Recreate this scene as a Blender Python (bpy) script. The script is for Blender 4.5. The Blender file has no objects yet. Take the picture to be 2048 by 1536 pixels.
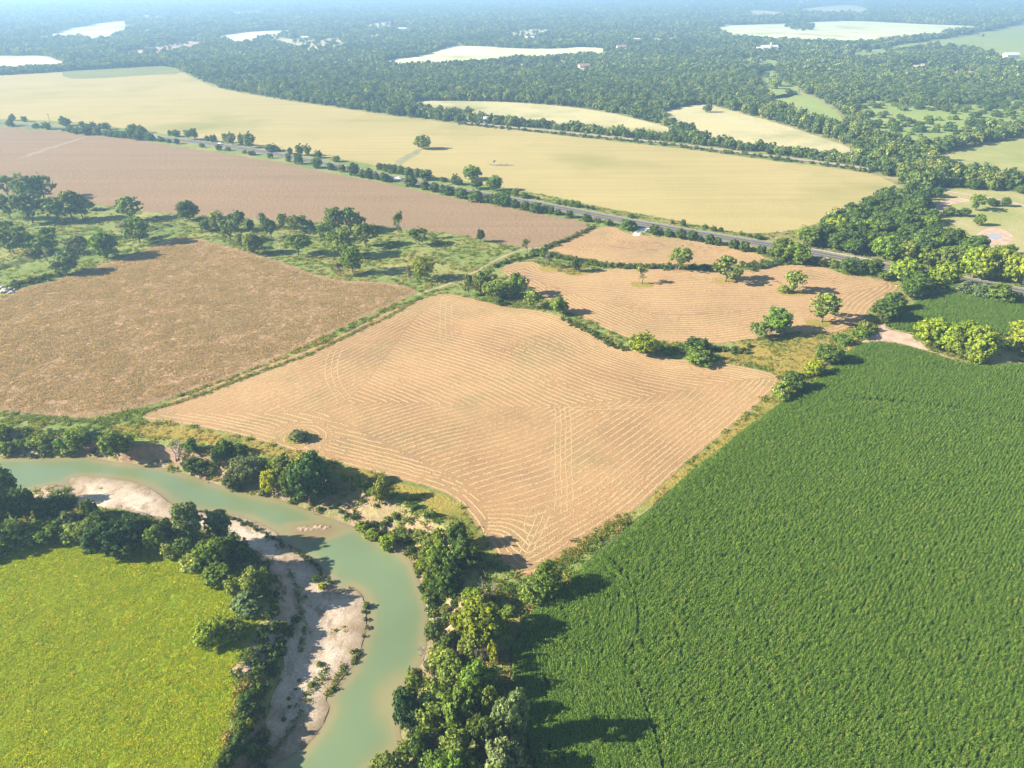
# ---- light and air settings
EXPO = 1.68
SUN_E = 5.0
SKY_E = 0.05
HAZE_D = 0.00029
HAZE_COL = (.43, .71, 1.0)
HAZE_G = 0.18
import bpy, bmesh, math, random
import numpy as np
from mathutils import Vector, Matrix
from mathutils.geometry import delaunay_2d_cdt

rng = np.random.default_rng(7)
random.seed(7)
scn = bpy.context.scene
COL = scn.collection
PI = math.pi
FPX = 1365.33          # focal length in photo pixels (24 mm lens)
CAMZ = 120.0
PITCH = math.radians(30.0)
CP, SP = math.cos(PITCH), math.sin(PITCH)
WATER_Z = -5.0

# ------------------------------------------------------------------ camera maths
def ray(u, v):
    a = (np.asarray(u, float) - 1024) / FPX
    b = -(np.asarray(v, float) - 768) / FPX
    return a, CP + b * SP, -SP + b * CP

def at(u, v, z=0.0):
    dx, dy, dz = ray(u, v)
    t = (z - CAMZ) / dz
    return dx * t, dy * t

def ground_xy(pts, z=0.0):
    p = np.array(pts, float)
    x, y = at(p[:, 0], p[:, 1], z)
    return np.stack([x, y], 1)

def to_px(x, y, z=0.0):
    zz = z - CAMZ
    depth = y * CP - zz * SP
    up = y * SP + zz * CP
    return 1024 + FPX * x / depth, 768 - FPX * up / depth

def chaikin(p, n=2, closed=True):
    p = np.asarray(p, float)
    for _ in range(n):
        q = np.roll(p, -1, 0) if closed else p[1:]
        a = p if closed else p[:-1]
        r = np.empty((2 * len(a), 2))
        r[0::2] = a * .75 + q * .25
        r[1::2] = a * .25 + q * .75
        if not closed:
            r = np.vstack([p[:1], r, p[-1:]])
        p = r
    return p

def inside(poly, x, y):
    x = np.asarray(x); y = np.asarray(y)
    r = np.zeros(x.shape, bool)
    n = len(poly)
    for i in range(n):
        x0, y0 = poly[i]; x1, y1 = poly[(i + 1) % n]
        if y0 == y1: continue
        c = (y0 > y) != (y1 > y)
        r ^= c & (x < (x1 - x0) * (y - y0) / (y1 - y0) + x0)
    return r

def dist_segs(a, b, x, y, soft=False):
    x = np.asarray(x, float).ravel(); y = np.asarray(y, float).ravel()
    out = np.full(x.shape, 1e9)
    for (ax, ay), (bx, by) in zip(a, b):
        ex, ey = bx - ax, by - ay
        l2 = ex * ex + ey * ey + 1e-9
        t = np.clip(((x - ax) * ex + (y - ay) * ey) / l2, 0, 1)
        d = (x - ax - t * ex) ** 2 + (y - ay - t * ey) ** 2
        np.minimum(out, d, out=out)
    return np.sqrt(out)

def dist_poly(poly, x, y):
    return dist_segs(poly, np.roll(poly, -1, 0), x, y).reshape(np.shape(x))

def dist_line(line, x, y):
    return dist_segs(line[:-1], line[1:], x, y).reshape(np.shape(x))

def vnoise(x, y, s, seed=0):
    """smooth value noise, 0..1"""
    X = np.asarray(x, float) / s; Y = np.asarray(y, float) / s
    i = np.floor(X).astype(np.int64); j = np.floor(Y).astype(np.int64)
    f = X - i; g = Y - j
    f = f * f * (3 - 2 * f); g = g * g * (3 - 2 * g)
    def h(a, b):
        n = (a * 374761393 + b * 668265263 + seed * 1442695041) & 0xffffffff
        n = ((n ^ (n >> 13)) * 1274126177) & 0xffffffff
        return ((n ^ (n >> 16)) & 0xffff) / 65535.0
    return (h(i, j) * (1 - f) + h(i + 1, j) * f) * (1 - g) + (h(i, j + 1) * (1 - f) + h(i + 1, j + 1) * f) * g

# ------------------------------------------------------------------ traced outlines (photo pixels, 2048 x 1536)
F1 = [(283,837),(290,826),(342,801),(478,751),(615,702),(700,661),(782,620),(871,589),(899,588),(953,599),(1015,616),(1056,618),(1107,628),(1158,650),(1227,686),(1288,706),(1348,719),(1433,724),(1502,736),(1550,748),(1561,760),(1543,784),(1512,811),(1451,862),(1348,948),(1278,1014),(1227,1052),(1158,1093),(1121,1120),(1083,1141),(1056,1153),(1035,1148),(1008,1127),(981,1090),(960,1062),(940,1028),(906,992),(851,972),(748,944),(680,927),(615,910),(513,879),(410,855),(342,845),(300,846)]
F2 = [(998,540),(1022,527),(1056,523),(1076,526),(1083,536),(1124,545),(1158,551),(1179,545),(1210,538),(1261,536),(1380,541),(1416,543),(1478,543),(1553,532),(1608,529),(1656,536),(1690,551),(1758,556),(1792,568),(1799,576),(1775,592),(1741,613),(1732,633),(1703,654),(1662,667),(1587,664),(1536,674),(1485,681),(1433,687),(1348,686),(1300,684),(1261,678),(1227,664),(1158,633),(1124,618),(1090,596),(1056,574),(1022,556)]
F3 = [(1093,497),(1158,468),(1200,455),(1220,453),(1236,456),(1250,467),(1295,473),(1348,475),(1380,478),(1450,492),(1519,509),(1531,516),(1527,522),(1509,528),(1468,530),(1380,528),(1261,530),(1186,521),(1124,507),(1098,503)]
F4 = [(-300,640),(0,600),(20,585),(68,570),(137,553),(219,524),(290,502),(342,478),(393,477),(437,489),(506,507),(547,520),(598,538),(649,555),(700,563),(748,563),(800,568),(830,579),(827,590),(783,610),(680,657),(513,736),(342,795),(294,814),(239,826),(171,835),(68,829),(0,822),(-300,800)]
F5 = [(-300,232),(0,254),(103,261),(171,270),(239,274),(308,285),(376,297),(513,316),(598,333),(700,354),(783,369),(851,385),(953,405),(1022,417),(1124,436),(1179,446),(1169,463),(1120,480),(1088,492),(1050,496),(990,486),(950,476),(900,466),(850,462),(748,450),(632,446),(513,438),(427,435),(393,432),(273,421),(185,408),(113,394),(0,385),(-300,380)]
F6 = [(-400,170),(0,151),(171,142),(308,132),(342,135),(369,147),(403,164),(441,179),(581,203),(684,217),(817,237),(967,252),(1107,269),(1261,287),(1380,299),(1519,319),(1690,339),(1758,351),(1789,367),(1809,379),(1758,393),(1690,420),(1638,448),(1587,461),(1529,468),(1450,464),(1348,440),(1193,413),(1056,383),(953,366),(885,356),(748,330),(680,318),(581,306),(410,278),(308,265),(137,242),(0,239),(-400,222)]
F6B = [(122,140),(215,138),(308,132),(342,135),(369,147),(300,150),(180,157.5),(128,157)]
F7 = [(820,202),(988,203),(1124,212),(1227,227),(1295,244),(1357,261),(1261,256),(1124,244),(1000,234),(940,222),(851,212)]
F8 = [(1326,224),(1370,214),(1416,208),(1461,222),(1553,246),(1656,280),(1703,297),(1697,304),(1621,296),(1526,287),(1444,275),(1413,263),(1382,246),(1345,236)]
F9A = [(1478,113),(1539,120),(1567,127),(1545,133),(1500,125)]
F9B = [(1512,150),(1548,138),(1556,161),(1587,174),(1605,180),(1580,186),(1539,188),(1529,171)]
F9C = [(1539,192),(1610,184),(1656,212),(1690,239),(1676,243),(1621,236),(1567,212)]
F10 = [(762,121),(851,113),(882,97),(926,91),(1022,97),(1107,99),(1158,94),(1210,97),(1206,103),(1152,106),(1100,110),(1056,113),(981,120),(919,123),(789,132)]
F11 = [(1427,62),(1444,51),(1553,48),(1700,41),(1826,48),(1973,53),(1946,60),(1861,70),(1710,85),(1656,84),(1553,77),(1461,73)]
F11T = [(1570,54),(1600,48),(1632,55),(1618,63),(1585,61)]
F12 = [(1775,92),(1861,83),(2012,57),(2066,40),(2500,45),(2500,150),(2048,138),(2008,120),(1956,106),(1861,97),(1782,106)]
F12B = [(1693,114),(1720,99),(1760,98),(1782,105),(1740,113)]
F13A = [(1587,27),(1594,21),(1690,12),(1720,15),(1740,24),(1727,32),(1690,28),(1640,30)]
F13B = [(1478,28),(1500,22),(1590,28),(1560,36),(1510,36)]
F13C = [(1535,12),(1620,3),(1700,1),(1640,10),(1580,15)]
F14 = [(-400,118),(0,113),(85,111),(110,119),(137,128),(60,131),(0,136),(-400,145)]
F15 = [(88,75),(137,59),(205,44),(273,41),(240,52),(275,53),(273,60),(200,82),(176,80),(150,73),(105,80)]
F16 = [(427,74),(496,63),(598,60),(547,72),(496,82),(451,82)]
F17 = [(285,100),(330,90),(390,80),(412,92),(380,98),(320,100)]
F17B = [(235,105),(290,98),(300,108),(250,112)]
F18 = [(1878,313),(1963,290),(2048,277),(2500,230),(2500,380),(2048,337),(1997,331),(1912,320)]
P1 = [(1880,378),(1858,408),(1840,432),(1850,450),(1872,468),(1900,480),(1960,490),(2000,500),(2030,515),(2300,580),(2300,400),(2048,385),(1990,382),(1930,378)]
P2 = [(1720,207),(1753,201),(1804,211),(1921,215),(2003,200),(2048,201),(2300,205),(2300,240),(2048,233),(1975,240),(1955,258),(1930,268),(1880,268),(1800,270),(1770,262),(1745,250),(1725,225)]
C1 = [(1550,814),(1587,790),(1638,760),(1656,746),(1690,712),(1724,686),(1775,685),(1843,702),(1912,726),(1963,735),(2048,728),(2500,730),(2700,1900),(1080,1900),(1066,1536),(1056,1490),(1046,1414),(1022,1387),(1025,1319),(1022,1278),(1039,1250),(1063,1223),(1107,1195),(1165,1134),(1240,1062),(1295,1018),(1348,972),(1430,907),(1485,862),(1539,825)]
C2 = [(1768,644),(1800,625),(1840,600),(1881,583),(1929,592),(1985,601),(2048,611),(2500,690),(2500,760),(2048,680),(2008,671),(1940,672),(1880,668),(1823,665),(1772,655)]
VALLEY = [(-900,830),(-200,850),(0,862),(60,866),(160,873),(215,880),(240,892),(310,886),(335,892),(400,907),(470,918),(560,934),(640,948),(700,962),(740,985),(790,1002),(822,1014),(850,1034),(890,1052),(908,1078),(918,1120),(930,1170),(925,1210),(925,1260),(920,1310),(930,1370),(935,1440),(930,1500),(920,1560),(880,1800),(400,1800),(441,1536),(468,1472),(492,1414),(493,1353),(500,1322),(528,1275),(540,1225),(530,1180),(505,1140),(461,1095),(342,1066),(205,1046),(100,1036),(0,1026),(-200,1014),(-900,960)]
RIVER = [(-900,885),(-200,912),(0,915),(103,916),(171,912),(205,919),(240,925),(308,931),(376,948),(444,972),(513,990),(564,999),(600,1012),(640,1030),(680,1042),(724,1059),(752,1078),(783,1095),(820,1114),(834,1148),(854,1202),(858,1230),(854,1271),(851,1319),(822,1353),(806,1400),(797,1448),(806,1488),(789,1506),(748,1532),(731,1560),(690,1800),(500,1800),(528,1540),(581,1513),(615,1489),(649,1445),(660,1414),(647,1401),(684,1360),(714,1319),(731,1267),(735,1216),(724,1189),(700,1172),(688,1178),(680,1187),(670,1175),(649,1148),(608,1110),(575,1088),(552,1063),(506,1042),(458,1028),(400,1026),(352,1014),(308,980),(273,965),(205,955),(144,953),(137,961),(147,982),(148,1000),(138,985),(118,968),(72,977),(30,990),(-60,1000),(-200,985),(-900,930)]
BAR = [(144,953),(205,955),(273,965),(308,980),(352,1014),(400,1026),(458,1028),(506,1042),(552,1063),(575,1088),(608,1110),(649,1148),(670,1175),(680,1187),(688,1178),(700,1172),(724,1189),(735,1216),(731,1267),(714,1319),(684,1360),(647,1401),(660,1414),(649,1445),(615,1489),(581,1513),(528,1540),(480,1800),(490,1800),(520,1540),(536,1470),(534,1437),(540,1405),(563,1363),(572,1320),(556,1290),(528,1322),(490,1350),(474,1348),(500,1318),(535,1270),(560,1225),(573,1205),(567,1165),(552,1136),(532,1116),(497,1092),(440,1060),(342,1035),(250,1025),(160,1012),(150,1000),(147,982),(137,961)]
BAR2 = [(72,977),(118,968),(138,985),(148,1000),(140,1010),(60,1005),(30,990)]
ROAD = [(-600,205),(-200,231),(0,246),(68,252),(180,261),(325,276),(410,286),(513,301),(615,320),(700,338),(793,358),(892,376),(988,393),(1090,411),(1193,431),(1261,444),(1329,455),(1382,465),(1485,482),(1553,492),(1638,508),(1700,520),(1775,534),(1902,556),(1997,574),(2048,585),(2300,640),(2700,730)]
RAIL = [(930,246),(1022,255),(1107,263),(1261,279),(1348,288),(1380,292),(1519,310),(1690,331),(1760,343)]
FAR_ROAD = [(130,131),(170,127),(240,118),(300,111.5),(345,107),(400,102),(500,98.5),(560,97)]
DITCH = [(-120,575),(-40,550),(0,536),(50,522),(100,506),(150,492),(200,488),(240,474),(290,462),(330,452),(400,448)]
BANK_ROAD_PX = [(470,1350),(528,1296),(556,1246),(573,1206),(567,1165),(552,1136),(528,1113)]

VAL = chaikin(ground_xy(VALLEY), 2)
WAT = chaikin(ground_xy(RIVER, WATER_Z), 2)
DIT = chaikin(ground_xy(DITCH), 2, False)

def hfun(x, y):
    x = np.asarray(x, float); y = np.asarray(y, float)
    shp = x.shape
    x = x.ravel(); y = y.ravel()
    z = np.zeros(x.shape)
    m = (x > -420) & (x < 80) & (y > 5) & (y < 260)
    if m.any():
        xs, ys = x[m], y[m]
        zi = np.zeros(xs.shape)
        iv = inside(VAL, xs, ys); iw = inside(WAT, xs, ys)
        dv = dist_poly(VAL, xs, ys); dw = dist_poly(WAT, xs, ys)
        n = vnoise(xs, ys, 4.0, 3) * .6 + vnoise(xs, ys, 1.7, 5) * .4
        t = dv / (dv + dw + 1e-6)
        t = np.clip(t * (1 + .55 * (n - .5)), 0, 1)
        s = 1 - (1 - t) ** 2.6
        slope = WATER_Z * s + (n - .5) * .7 * np.minimum(1, dv / 2) * np.minimum(1, dw / 3)
        slope = np.maximum(slope, WATER_Z + .08 * np.minimum(dw, 6))
        zi = np.where(iv, slope, zi)
        zi = np.where(iw, WATER_Z - np.minimum(.35 * dw, 2.2), zi)
        z[m] = zi
    m = (x > -400) & (x < -90) & (y > 290) & (y < 480)
    if m.any():
        d = dist_line(DIT, x[m], y[m])
        w = 3.2 + 1.6 * vnoise(x[m], y[m], 6, 9)
        z[m] -= 2.0 * np.clip(1 - (d / w) ** 2, 0, 1)
    r = np.hypot(x, y)
    far = np.clip((r - 3500) / 4000, 0, 1)
    z += far * 22 * vnoise(x, y, 1500, 21) + np.clip((r - 11000) / 4000, 0, 1) * 80 * vnoise(x, y, 3000, 22)
    return z.reshape(shp)

def on_ground(u, v, it=8):
    u = np.asarray(u, float); v = np.asarray(v, float)
    z = np.zeros(u.shape)
    for _ in range(it):
        x, y = at(u, v, z)
        z = .5 * z + .5 * hfun(x, y)
    x, y = at(u, v, z)
    return x, y, hfun(x, y)

# ------------------------------------------------------------------ object helpers
def tag(o, label=None, cat=None, group=None, kind=None):
    if label: o['label'] = label
    if cat: o['category'] = cat
    if group: o['group'] = group
    if kind: o['kind'] = kind
    return o

def mesh_np(name, V, F, mat=None, smooth=False):
    """V (n,3); F list of index arrays all quads (n,4) or tris (n,3)"""
    me = bpy.data.meshes.new(name)
    V = np.asarray(V, np.float32)
    if isinstance(F, np.ndarray): F = [F]
    me.vertices.add(len(V)); me.vertices.foreach_set('co', V.ravel())
    loops = np.concatenate([f.ravel() for f in F]).astype(np.int32)
    sizes = np.concatenate([np.full(len(f), f.shape[1]) for f in F]).astype(np.int32)
    starts = np.concatenate([[0], np.cumsum(sizes)[:-1]]).astype(np.int32)
    me.loops.add(len(loops)); me.loops.foreach_set('vertex_index', loops)
    me.polygons.add(len(sizes)); me.polygons.foreach_set('loop_start', starts); me.polygons.foreach_set('loop_total', sizes)
    if smooth: me.polygons.foreach_set('use_smooth', np.ones(len(sizes), bool))
    me.update(calc_edges=True)
    me.validate()
    if mat: me.materials.append(mat)
    return me

def link(name, me, parent=None, loc=None):
    o = bpy.data.objects.new(name, me); COL.objects.link(o)
    if parent: o.parent = parent
    if loc is not None: o.location = loc
    return o

def sheet(name, poly, dz, mat, step=None, jag=0.0, kind='structure', label=None, cat=None):
    """polygon (ground xy) -> surface draped on the terrain"""
    poly = np.asarray(poly, float)
    if jag:
        # resample edge and roughen it
        nxt = np.roll(poly, -1, 0); pts = []
        for a, b in zip(poly, nxt):
            L = np.hypot(*(b - a)); k = max(1, min(60, int(L / max(jag * 2.0, .5))))
            for i in range(k): pts.append(a + (b - a) * i / k)
        poly = np.array(pts)
        n1 = vnoise(poly[:, 0], poly[:, 1], jag * 3, 31) - .5; n2 = vnoise(poly[:, 0], poly[:, 1], jag * 3, 32) - .5
        poly = poly + np.stack([n1, n2], 1) * jag * 1.6
    vs = [Vector(p) for p in poly]
    n = len(vs)
    ed = [(i, (i + 1) % n) for i in range(n)]
    if step:
        x0, y0 = poly.min(0); x1, y1 = poly.max(0)
        gx, gy = np.meshgrid(np.arange(x0, x1, step), np.arange(y0, y1, step))
        gx = gx.ravel() + rng.uniform(-.2, .2, gx.size) * step; gy = gy.ravel() + rng.uniform(-.2, .2, gy.size) * step
        ok = inside(poly, gx, gy); gx, gy = gx[ok], gy[ok]
        ok = dist_poly(poly, gx, gy) > step * .35
        vs += [Vector((a, b)) for a, b in zip(gx[ok], gy[ok])]
    r = delaunay_2d_cdt(vs, ed, [list(range(n))], 1, 1e-4)
    V = np.array([(p[0], p[1]) for p in r[0]])
    F = np.array([f for f in r[2] if len(f) == 3])
    z = hfun(V[:, 0], V[:, 1]) + dz
    V3 = np.column_stack([V, z])
    a, b, c = V3[F[:, 0]], V3[F[:, 1]], V3[F[:, 2]]
    flip = np.cross(b - a, c - a)[:, 2] < 0
    F[flip] = F[flip][:, ::-1]
    o = link(name, mesh_np(name, V3, F, mat, True))
    tag(o, label, cat, None, kind)
    return o

def ribbon(name, line, l, r, dz, mat, kind='structure', parent=None, h=0.0):
    line = np.asarray(line, float)
    t = np.gradient(line, axis=0); t /= np.linalg.norm(t, axis=1)[:, None] + 1e-9
    nrm = np.stack([-t[:, 1], t[:, 0]], 1)
    A = line + nrm * l; B = line + nrm * r
    zA = hfun(A[:, 0], A[:, 1]) + dz; zB = hfun(B[:, 0], B[:, 1]) + dz
    n = len(line); i = np.arange(n - 1)
    if h:
        V = np.vstack([np.column_stack([A, zA]), np.column_stack([A, zA + h]), np.column_stack([B, zB + h]), np.column_stack([B, zB])])
        F = np.vstack([np.stack([i + k * n, i + 1 + k * n, i + 1 + (k + 1) * n, i + (k + 1) * n], 1) for k in range(3)])
        F = np.vstack([F, [[0, n, 2 * n, 3 * n], [n - 1, 4 * n - 1, 3 * n - 1, 2 * n - 1]]])
    else:
        V = np.vstack([np.column_stack([A, zA]), np.column_stack([B, zB])])
        F = np.stack([i + n, i + 1 + n, i + 1, i], 1)
    o = link(name, mesh_np(name, V, F, mat), parent)
    if kind: tag(o, kind=kind)
    return o

def resample(line, step):
    line = np.asarray(line, float)
    d = np.concatenate([[0], np.cumsum(np.hypot(*np.diff(line, axis=0).T))])
    s = np.arange(0, d[-1], step)
    return np.stack([np.interp(s, d, line[:, 0]), np.interp(s, d, line[:, 1])], 1)

# ------------------------------------------------------------------ materials
class NT:
    def __init__(self, name):
        self.m = bpy.data.materials.new(name); self.m.use_nodes = True
        self.t = self.m.node_tree; self.t.nodes.clear()
        self.out = self.n('ShaderNodeOutputMaterial')
        self.pos = None
    def n(self, typ, **kw):
        x = self.t.nodes.new(typ)
        for k, v in kw.items():
            if k.startswith('i_'):
                key = k[2:]
                key = int(key) if key.isdigit() else key.replace('_', ' ')
                x.inputs[key].default_value = v
            else: setattr(x, k, v)
        return x
    def l(self, a, b): self.t.links.new(a, b)
    def coord(self):
        if self.pos is None: self.pos = self.n('ShaderNodeNewGeometry').outputs['Position']
        return self.pos
    def noise(self, scale, detail=4, rough=.55, vec=None, stretch=None, rot=0, dist=0.0):
        v = vec or self.coord()
        if stretch:
            mp = self.n('ShaderNodeMapping'); mp.inputs['Rotation'].default_value = (0, 0, rot)
            mp.inputs['Scale'].default_value = stretch
            self.l(v, mp.inputs['Vector']); v = mp.outputs[0]
        x = self.n('ShaderNodeTexNoise', i_Scale=scale, i_Detail=detail, i_Roughness=rough, i_Distortion=dist)
        self.l(v, x.inputs['Vector'])
        return x.outputs['Fac']
    def ramp(self, fac, stops, interp='LINEAR'):
        r = self.n('ShaderNodeValToRGB'); r.color_ramp.interpolation = interp
        e = r.color_ramp.elements
        while len(e) < len(stops): e.new(.5)
        for i, (p, c) in enumerate(stops):
            e[i].position = p; e[i].color = (*c, 1) if not np.isscalar(c) else (c, c, c, 1)
        self.l(fac, r.inputs['Fac'])
        return r.outputs['Color']
    def mix(self, fac, a, b, typ='MIX'):
        x = self.n('ShaderNodeMix', data_type='RGBA', blend_type=typ)
        for s, val in ((0, fac), (6, a), (7, b)):
            if isinstance(val, bpy.types.NodeSocket): self.l(val, x.inputs[s])
            elif np.isscalar(val): x.inputs[s].default_value = val
            else: x.inputs[s].default_value = (*val, 1)
        return x.outputs[2]
    def math(self, op, a, b=0.0, clamp=False):
        x = self.n('ShaderNodeMath', operation=op, use_clamp=clamp)
        for i, val in enumerate((a, b)):
            if isinstance(val, bpy.types.NodeSocket): self.l(val, x.inputs[i])
            else: x.inputs[i].default_value = val
        return x.outputs[0]
    def bump(self, h, strength, dist):
        b = self.n('ShaderNodeBump', i_Strength=strength, i_Distance=dist)
        self.l(h, b.inputs['Height']); return b.outputs[0]
    def surf(self, col, rough=.9, spec=.1, nrm=None, trans=None, transmix=.3):
        p = self.n('ShaderNodeBsdfPrincipled'); p.inputs['Roughness'].default_value = rough
        p.inputs['Specular IOR Level'].default_value = spec
        if isinstance(col, bpy.types.NodeSocket): self.l(col, p.inputs['Base Color'])
        else: p.inputs['Base Color'].default_value = (*col, 1)
        if nrm: self.l(nrm, p.inputs['Normal'])
        sh = p.outputs[0]
        if trans is not None:
            tr = self.n('ShaderNodeBsdfTranslucent')
            if isinstance(trans, bpy.types.NodeSocket): self.l(trans, tr.inputs['Color'])
            else: tr.inputs['Color'].default_value = (*trans, 1)
            mx = self.n('ShaderNodeMixShader', i_0=transmix)
            self.l(sh, mx.inputs[1]); self.l(tr.outputs[0], mx.inputs[2]); sh = mx.outputs[0]
        self.l(sh, self.out.inputs['Surface'])
        return self.m

def lerp3(a, b, t): return tuple(x + (y - x) * t for x, y in zip(a, b))

def m_field(name, c_lo, c_mid, c_hi, patch=.012, grain=1.2, streak=None, rot=0, bump=.5, bd=.5, extra=None, grain_amt=.35):
    t = NT(name)
    big = t.noise(patch, 5, .6)
    col = t.ramp(big, [(.3, c_lo), (.5, c_mid), (.7, c_hi)])
    g = t.noise(grain, 5, .7)
    col = t.mix(grain_amt, col, t.ramp(g, [(.3, tuple(c * .45 for c in c_lo)), (.7, tuple(min(.9, c * 1.35) for c in c_hi))]))
    if streak:
        s = t.noise(1.0, 3, .6, stretch=streak, rot=rot)
        col = t.mix(.16, col, t.ramp(s, [(.35, tuple(c * .65 for c in c_lo)), (.65, tuple(min(.9, c * 1.2) for c in c_hi))]))
    if extra:
        e = t.noise(extra[1], 4, .6)
        col = t.mix(t.ramp(e, [(extra[2], 0.0), (extra[3], 1.0)]), col, extra[0])
    nb = t.bump(g, bump, bd)
    return t.surf(col, .95, .05, nb)

def m_plain(name, c, rough=.8, spec=.2, var=.25, scale=.8, bump=.3, bd=.2):
    t = NT(name)
    n = t.noise(scale, 6, .65)
    col = t.ramp(n, [(.3, tuple(x * (1 - var) for x in c)), (.7, tuple(min(.95, x * (1 + var)) for x in c))])
    return t.surf(col, rough, spec, t.bump(n, bump, bd))

def m_leaf(name, tint=None, trans=.35, rand=None, big=False):
    """foliage: takes the object's own colour, varies from clump to clump and leaf to leaf"""
    t = NT(name)
    oi = t.n('ShaderNodeObjectInfo')
    if rand is not None:
        base = t.ramp(oi.outputs['Random'], rand)
    else: base = oi.outputs['Color']
    if big: base = t.mix(1.0, base, t.ramp(t.noise(.004, 4, .6), [(.35, (.72, .78, .8)), (.65, (1.3, 1.22, 1.05))]), 'MULTIPLY')
    geo = t.n('ShaderNodeNewGeometry')
    isl = geo.outputs['Random Per Island']
    tc = t.n('ShaderNodeTexCoord').outputs['Object']
    cl = t.noise(5.0, 3, .6, vec=tc)
    col = t.mix(1.0, base, t.ramp(isl, [(0, .55), (.5, .95), (1, 1.5)]), 'MULTIPLY')
    col = t.mix(1.0, col, t.ramp(cl, [(.32, (.62, .7, .66)), (.66, (1.3, 1.22, .95))]), 'MULTIPLY')
    tr = t.mix(1.0, col, (1.6, 1.55, .6), 'MULTIPLY')
    return t.surf(col, .7, .05, None, tr, trans)

HAYC = dict(lo=(.30, .20, .125), mid=(.36, .235, .14), hi=(.42, .28, .16))

def m_stubble():
    t = NT('mown_stubble')
    big = t.noise(.018, 5, .6)
    col = t.ramp(big, [(.32, (.295, .18, .09)), (.5, (.385, .235, .112)), (.68, (.455, .285, .14))])
    gr = t.noise(.035, 5, .65, dist=.6)
    col = t.mix(t.ramp(gr, [(.5, 0.0), (.7, .6)]), col, (.22, .2, .085))
    pu = t.noise(.05, 4, .6)
    col = t.mix(t.ramp(pu, [(.55, 0.0), (.75, .45)]), col, (.21, .15, .105))
    g = t.noise(2.2, 5, .75)
    col = t.mix(1.0, col, t.ramp(g, [(.3, .55), (.7, 1.35)]), 'MULTIPLY')
    return t.surf(col, .95, .05, t.bump(g, .6, .25))

def m_hay():
    t = NT('cut_hay')
    big = t.noise(.03, 4, .6)
    col = t.ramp(big, [(.3, (.42, .285, .14)), (.7, (.53, .375, .19))])
    g = t.noise(3.0, 5, .75)
    col = t.mix(1.0, col, t.ramp(g, [(.3, .6), (.7, 1.3)]), 'MULTIPLY')
    return t.surf(col, .95, .05, t.bump(g, .7, .2))

def m_ground():
    t = NT('rough_pasture')
    n1 = t.noise(.03, 5, .6)
    col = t.ramp(n1, [(.28, (.13, .185, .045)), (.48, (.21, .25, .065)), (.64, (.31, .29, .095)), (.78, (.39, .31, .15))])
    n2 = t.noise(.5, 5, .7)
    col = t.mix(1.0, col, t.ramp(n2, [(.3, .55), (.7, 1.35)]), 'MULTIPLY')
    # far woodland floor is darker: leaf litter and shrubs
    geo = t.n('ShaderNodeNewGeometry')
    sep = t.n('ShaderNodeSeparateXYZ'); t.l(geo.outputs['Normal'], sep.inputs[0])
    nz = t.math('ADD', sep.outputs[2], t.math('MULTIPLY', t.math('SUBTRACT', t.noise(.9, 4, .6), .5), .5))
    steep = t.ramp(nz, [(.62, 1.0), (.86, 0.0)])
    soil_n = t.noise(.8, 6, .7)
    soil = t.ramp(soil_n, [(.3, (.14, .085, .05)), (.55, (.32, .20, .125)), (.75, (.46, .32, .21))])
    col = t.mix(steep, col, soil)
    fl = t.n('ShaderNodeAttribute', attribute_name='wood', attribute_type='GEOMETRY')
    litter = t.ramp(t.noise(.06, 5, .7), [(.3, (.14, .15, .05)), (.52, (.26, .235, .095)), (.7, (.46, .38, .2))])
    col = t.mix(fl.outputs['Fac'], col, litter)
    bed = t.n('ShaderNodeAttribute', attribute_name='bed', attribute_type='GEOMETRY')
    sand = t.ramp(t.noise(.7, 6, .7), [(.3, (.2, .13, .08)), (.5, (.33, .225, .145)), (.7, (.47, .345, .235))])
    col = t.mix(t.math('MULTIPLY', bed.outputs['Fac'], t.ramp(t.noise(.25, 4, .6), [(.42, 1.0), (.6, .25)])), col, sand)
    h = t.math('ADD', n2, t.math('MULTIPLY', t.noise(2.0, 4, .7), .5))
    return t.surf(col, .95, .05, t.bump(h, .7, .5))

def m_meadow():
    t = NT('lush_meadow')
    n1 = t.noise(.06, 5, .65, stretch=(1, .55, 1), rot=.5)
    col = t.ramp(n1, [(.28, (.13, .23, .01)), (.46, (.19, .28, .01)), (.6, (.25, .30, .014)), (.76, (.31, .31, .022))])
    n2 = t.noise(1.0, 5, .7, stretch=(1, .6, 1), rot=.5)
    col = t.mix(1.0, col, t.ramp(n2, [(.3, .55), (.7, 1.3)]), 'MULTIPLY')
    return t.surf(col, .9, .08, t.bump(n2, .9, .8))

def m_gravel():
    t = NT('river_gravel')
    n1 = t.noise(.12, 5, .6)
    col = t.ramp(n1, [(.3, (.44, .315, .20)), (.5, (.61, .485, .355)), (.7, (.73, .62, .49))])
    n2 = t.noise(2.6, 6, .8)
    col = t.mix(1.0, col, t.ramp(n2, [(.3, .55), (.7, 1.3)]), 'MULTIPLY')
    n3 = t.noise(.35, 5, .65, stretch=(1, .5, 1), rot=.4)
    col = t.mix(t.ramp(n3, [(.52, 0.0), (.66, .75)]), col, (.26, .18, .11))
    geo = t.n('ShaderNodeNewGeometry'); sp = t.n('ShaderNodeSeparateXYZ'); t.l(geo.outputs['Position'], sp.inputs[0])
    zz = t.math('ADD', sp.outputs[2], t.math('MULTIPLY', t.math('SUBTRACT', t.noise(.5, 4, .6), .5), .5))
    mr = t.n('ShaderNodeMapRange', i_1=WATER_Z + .05, i_2=WATER_Z + .42); t.l(zz, mr.inputs[0])
    col = t.mix(t.math('MULTIPLY', t.math('SUBTRACT', 1.0, mr.outputs[0]), .8), col, (.20, .15, .085))
    return t.surf(col, .9, .1, t.bump(n2, .9, .3))

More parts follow.
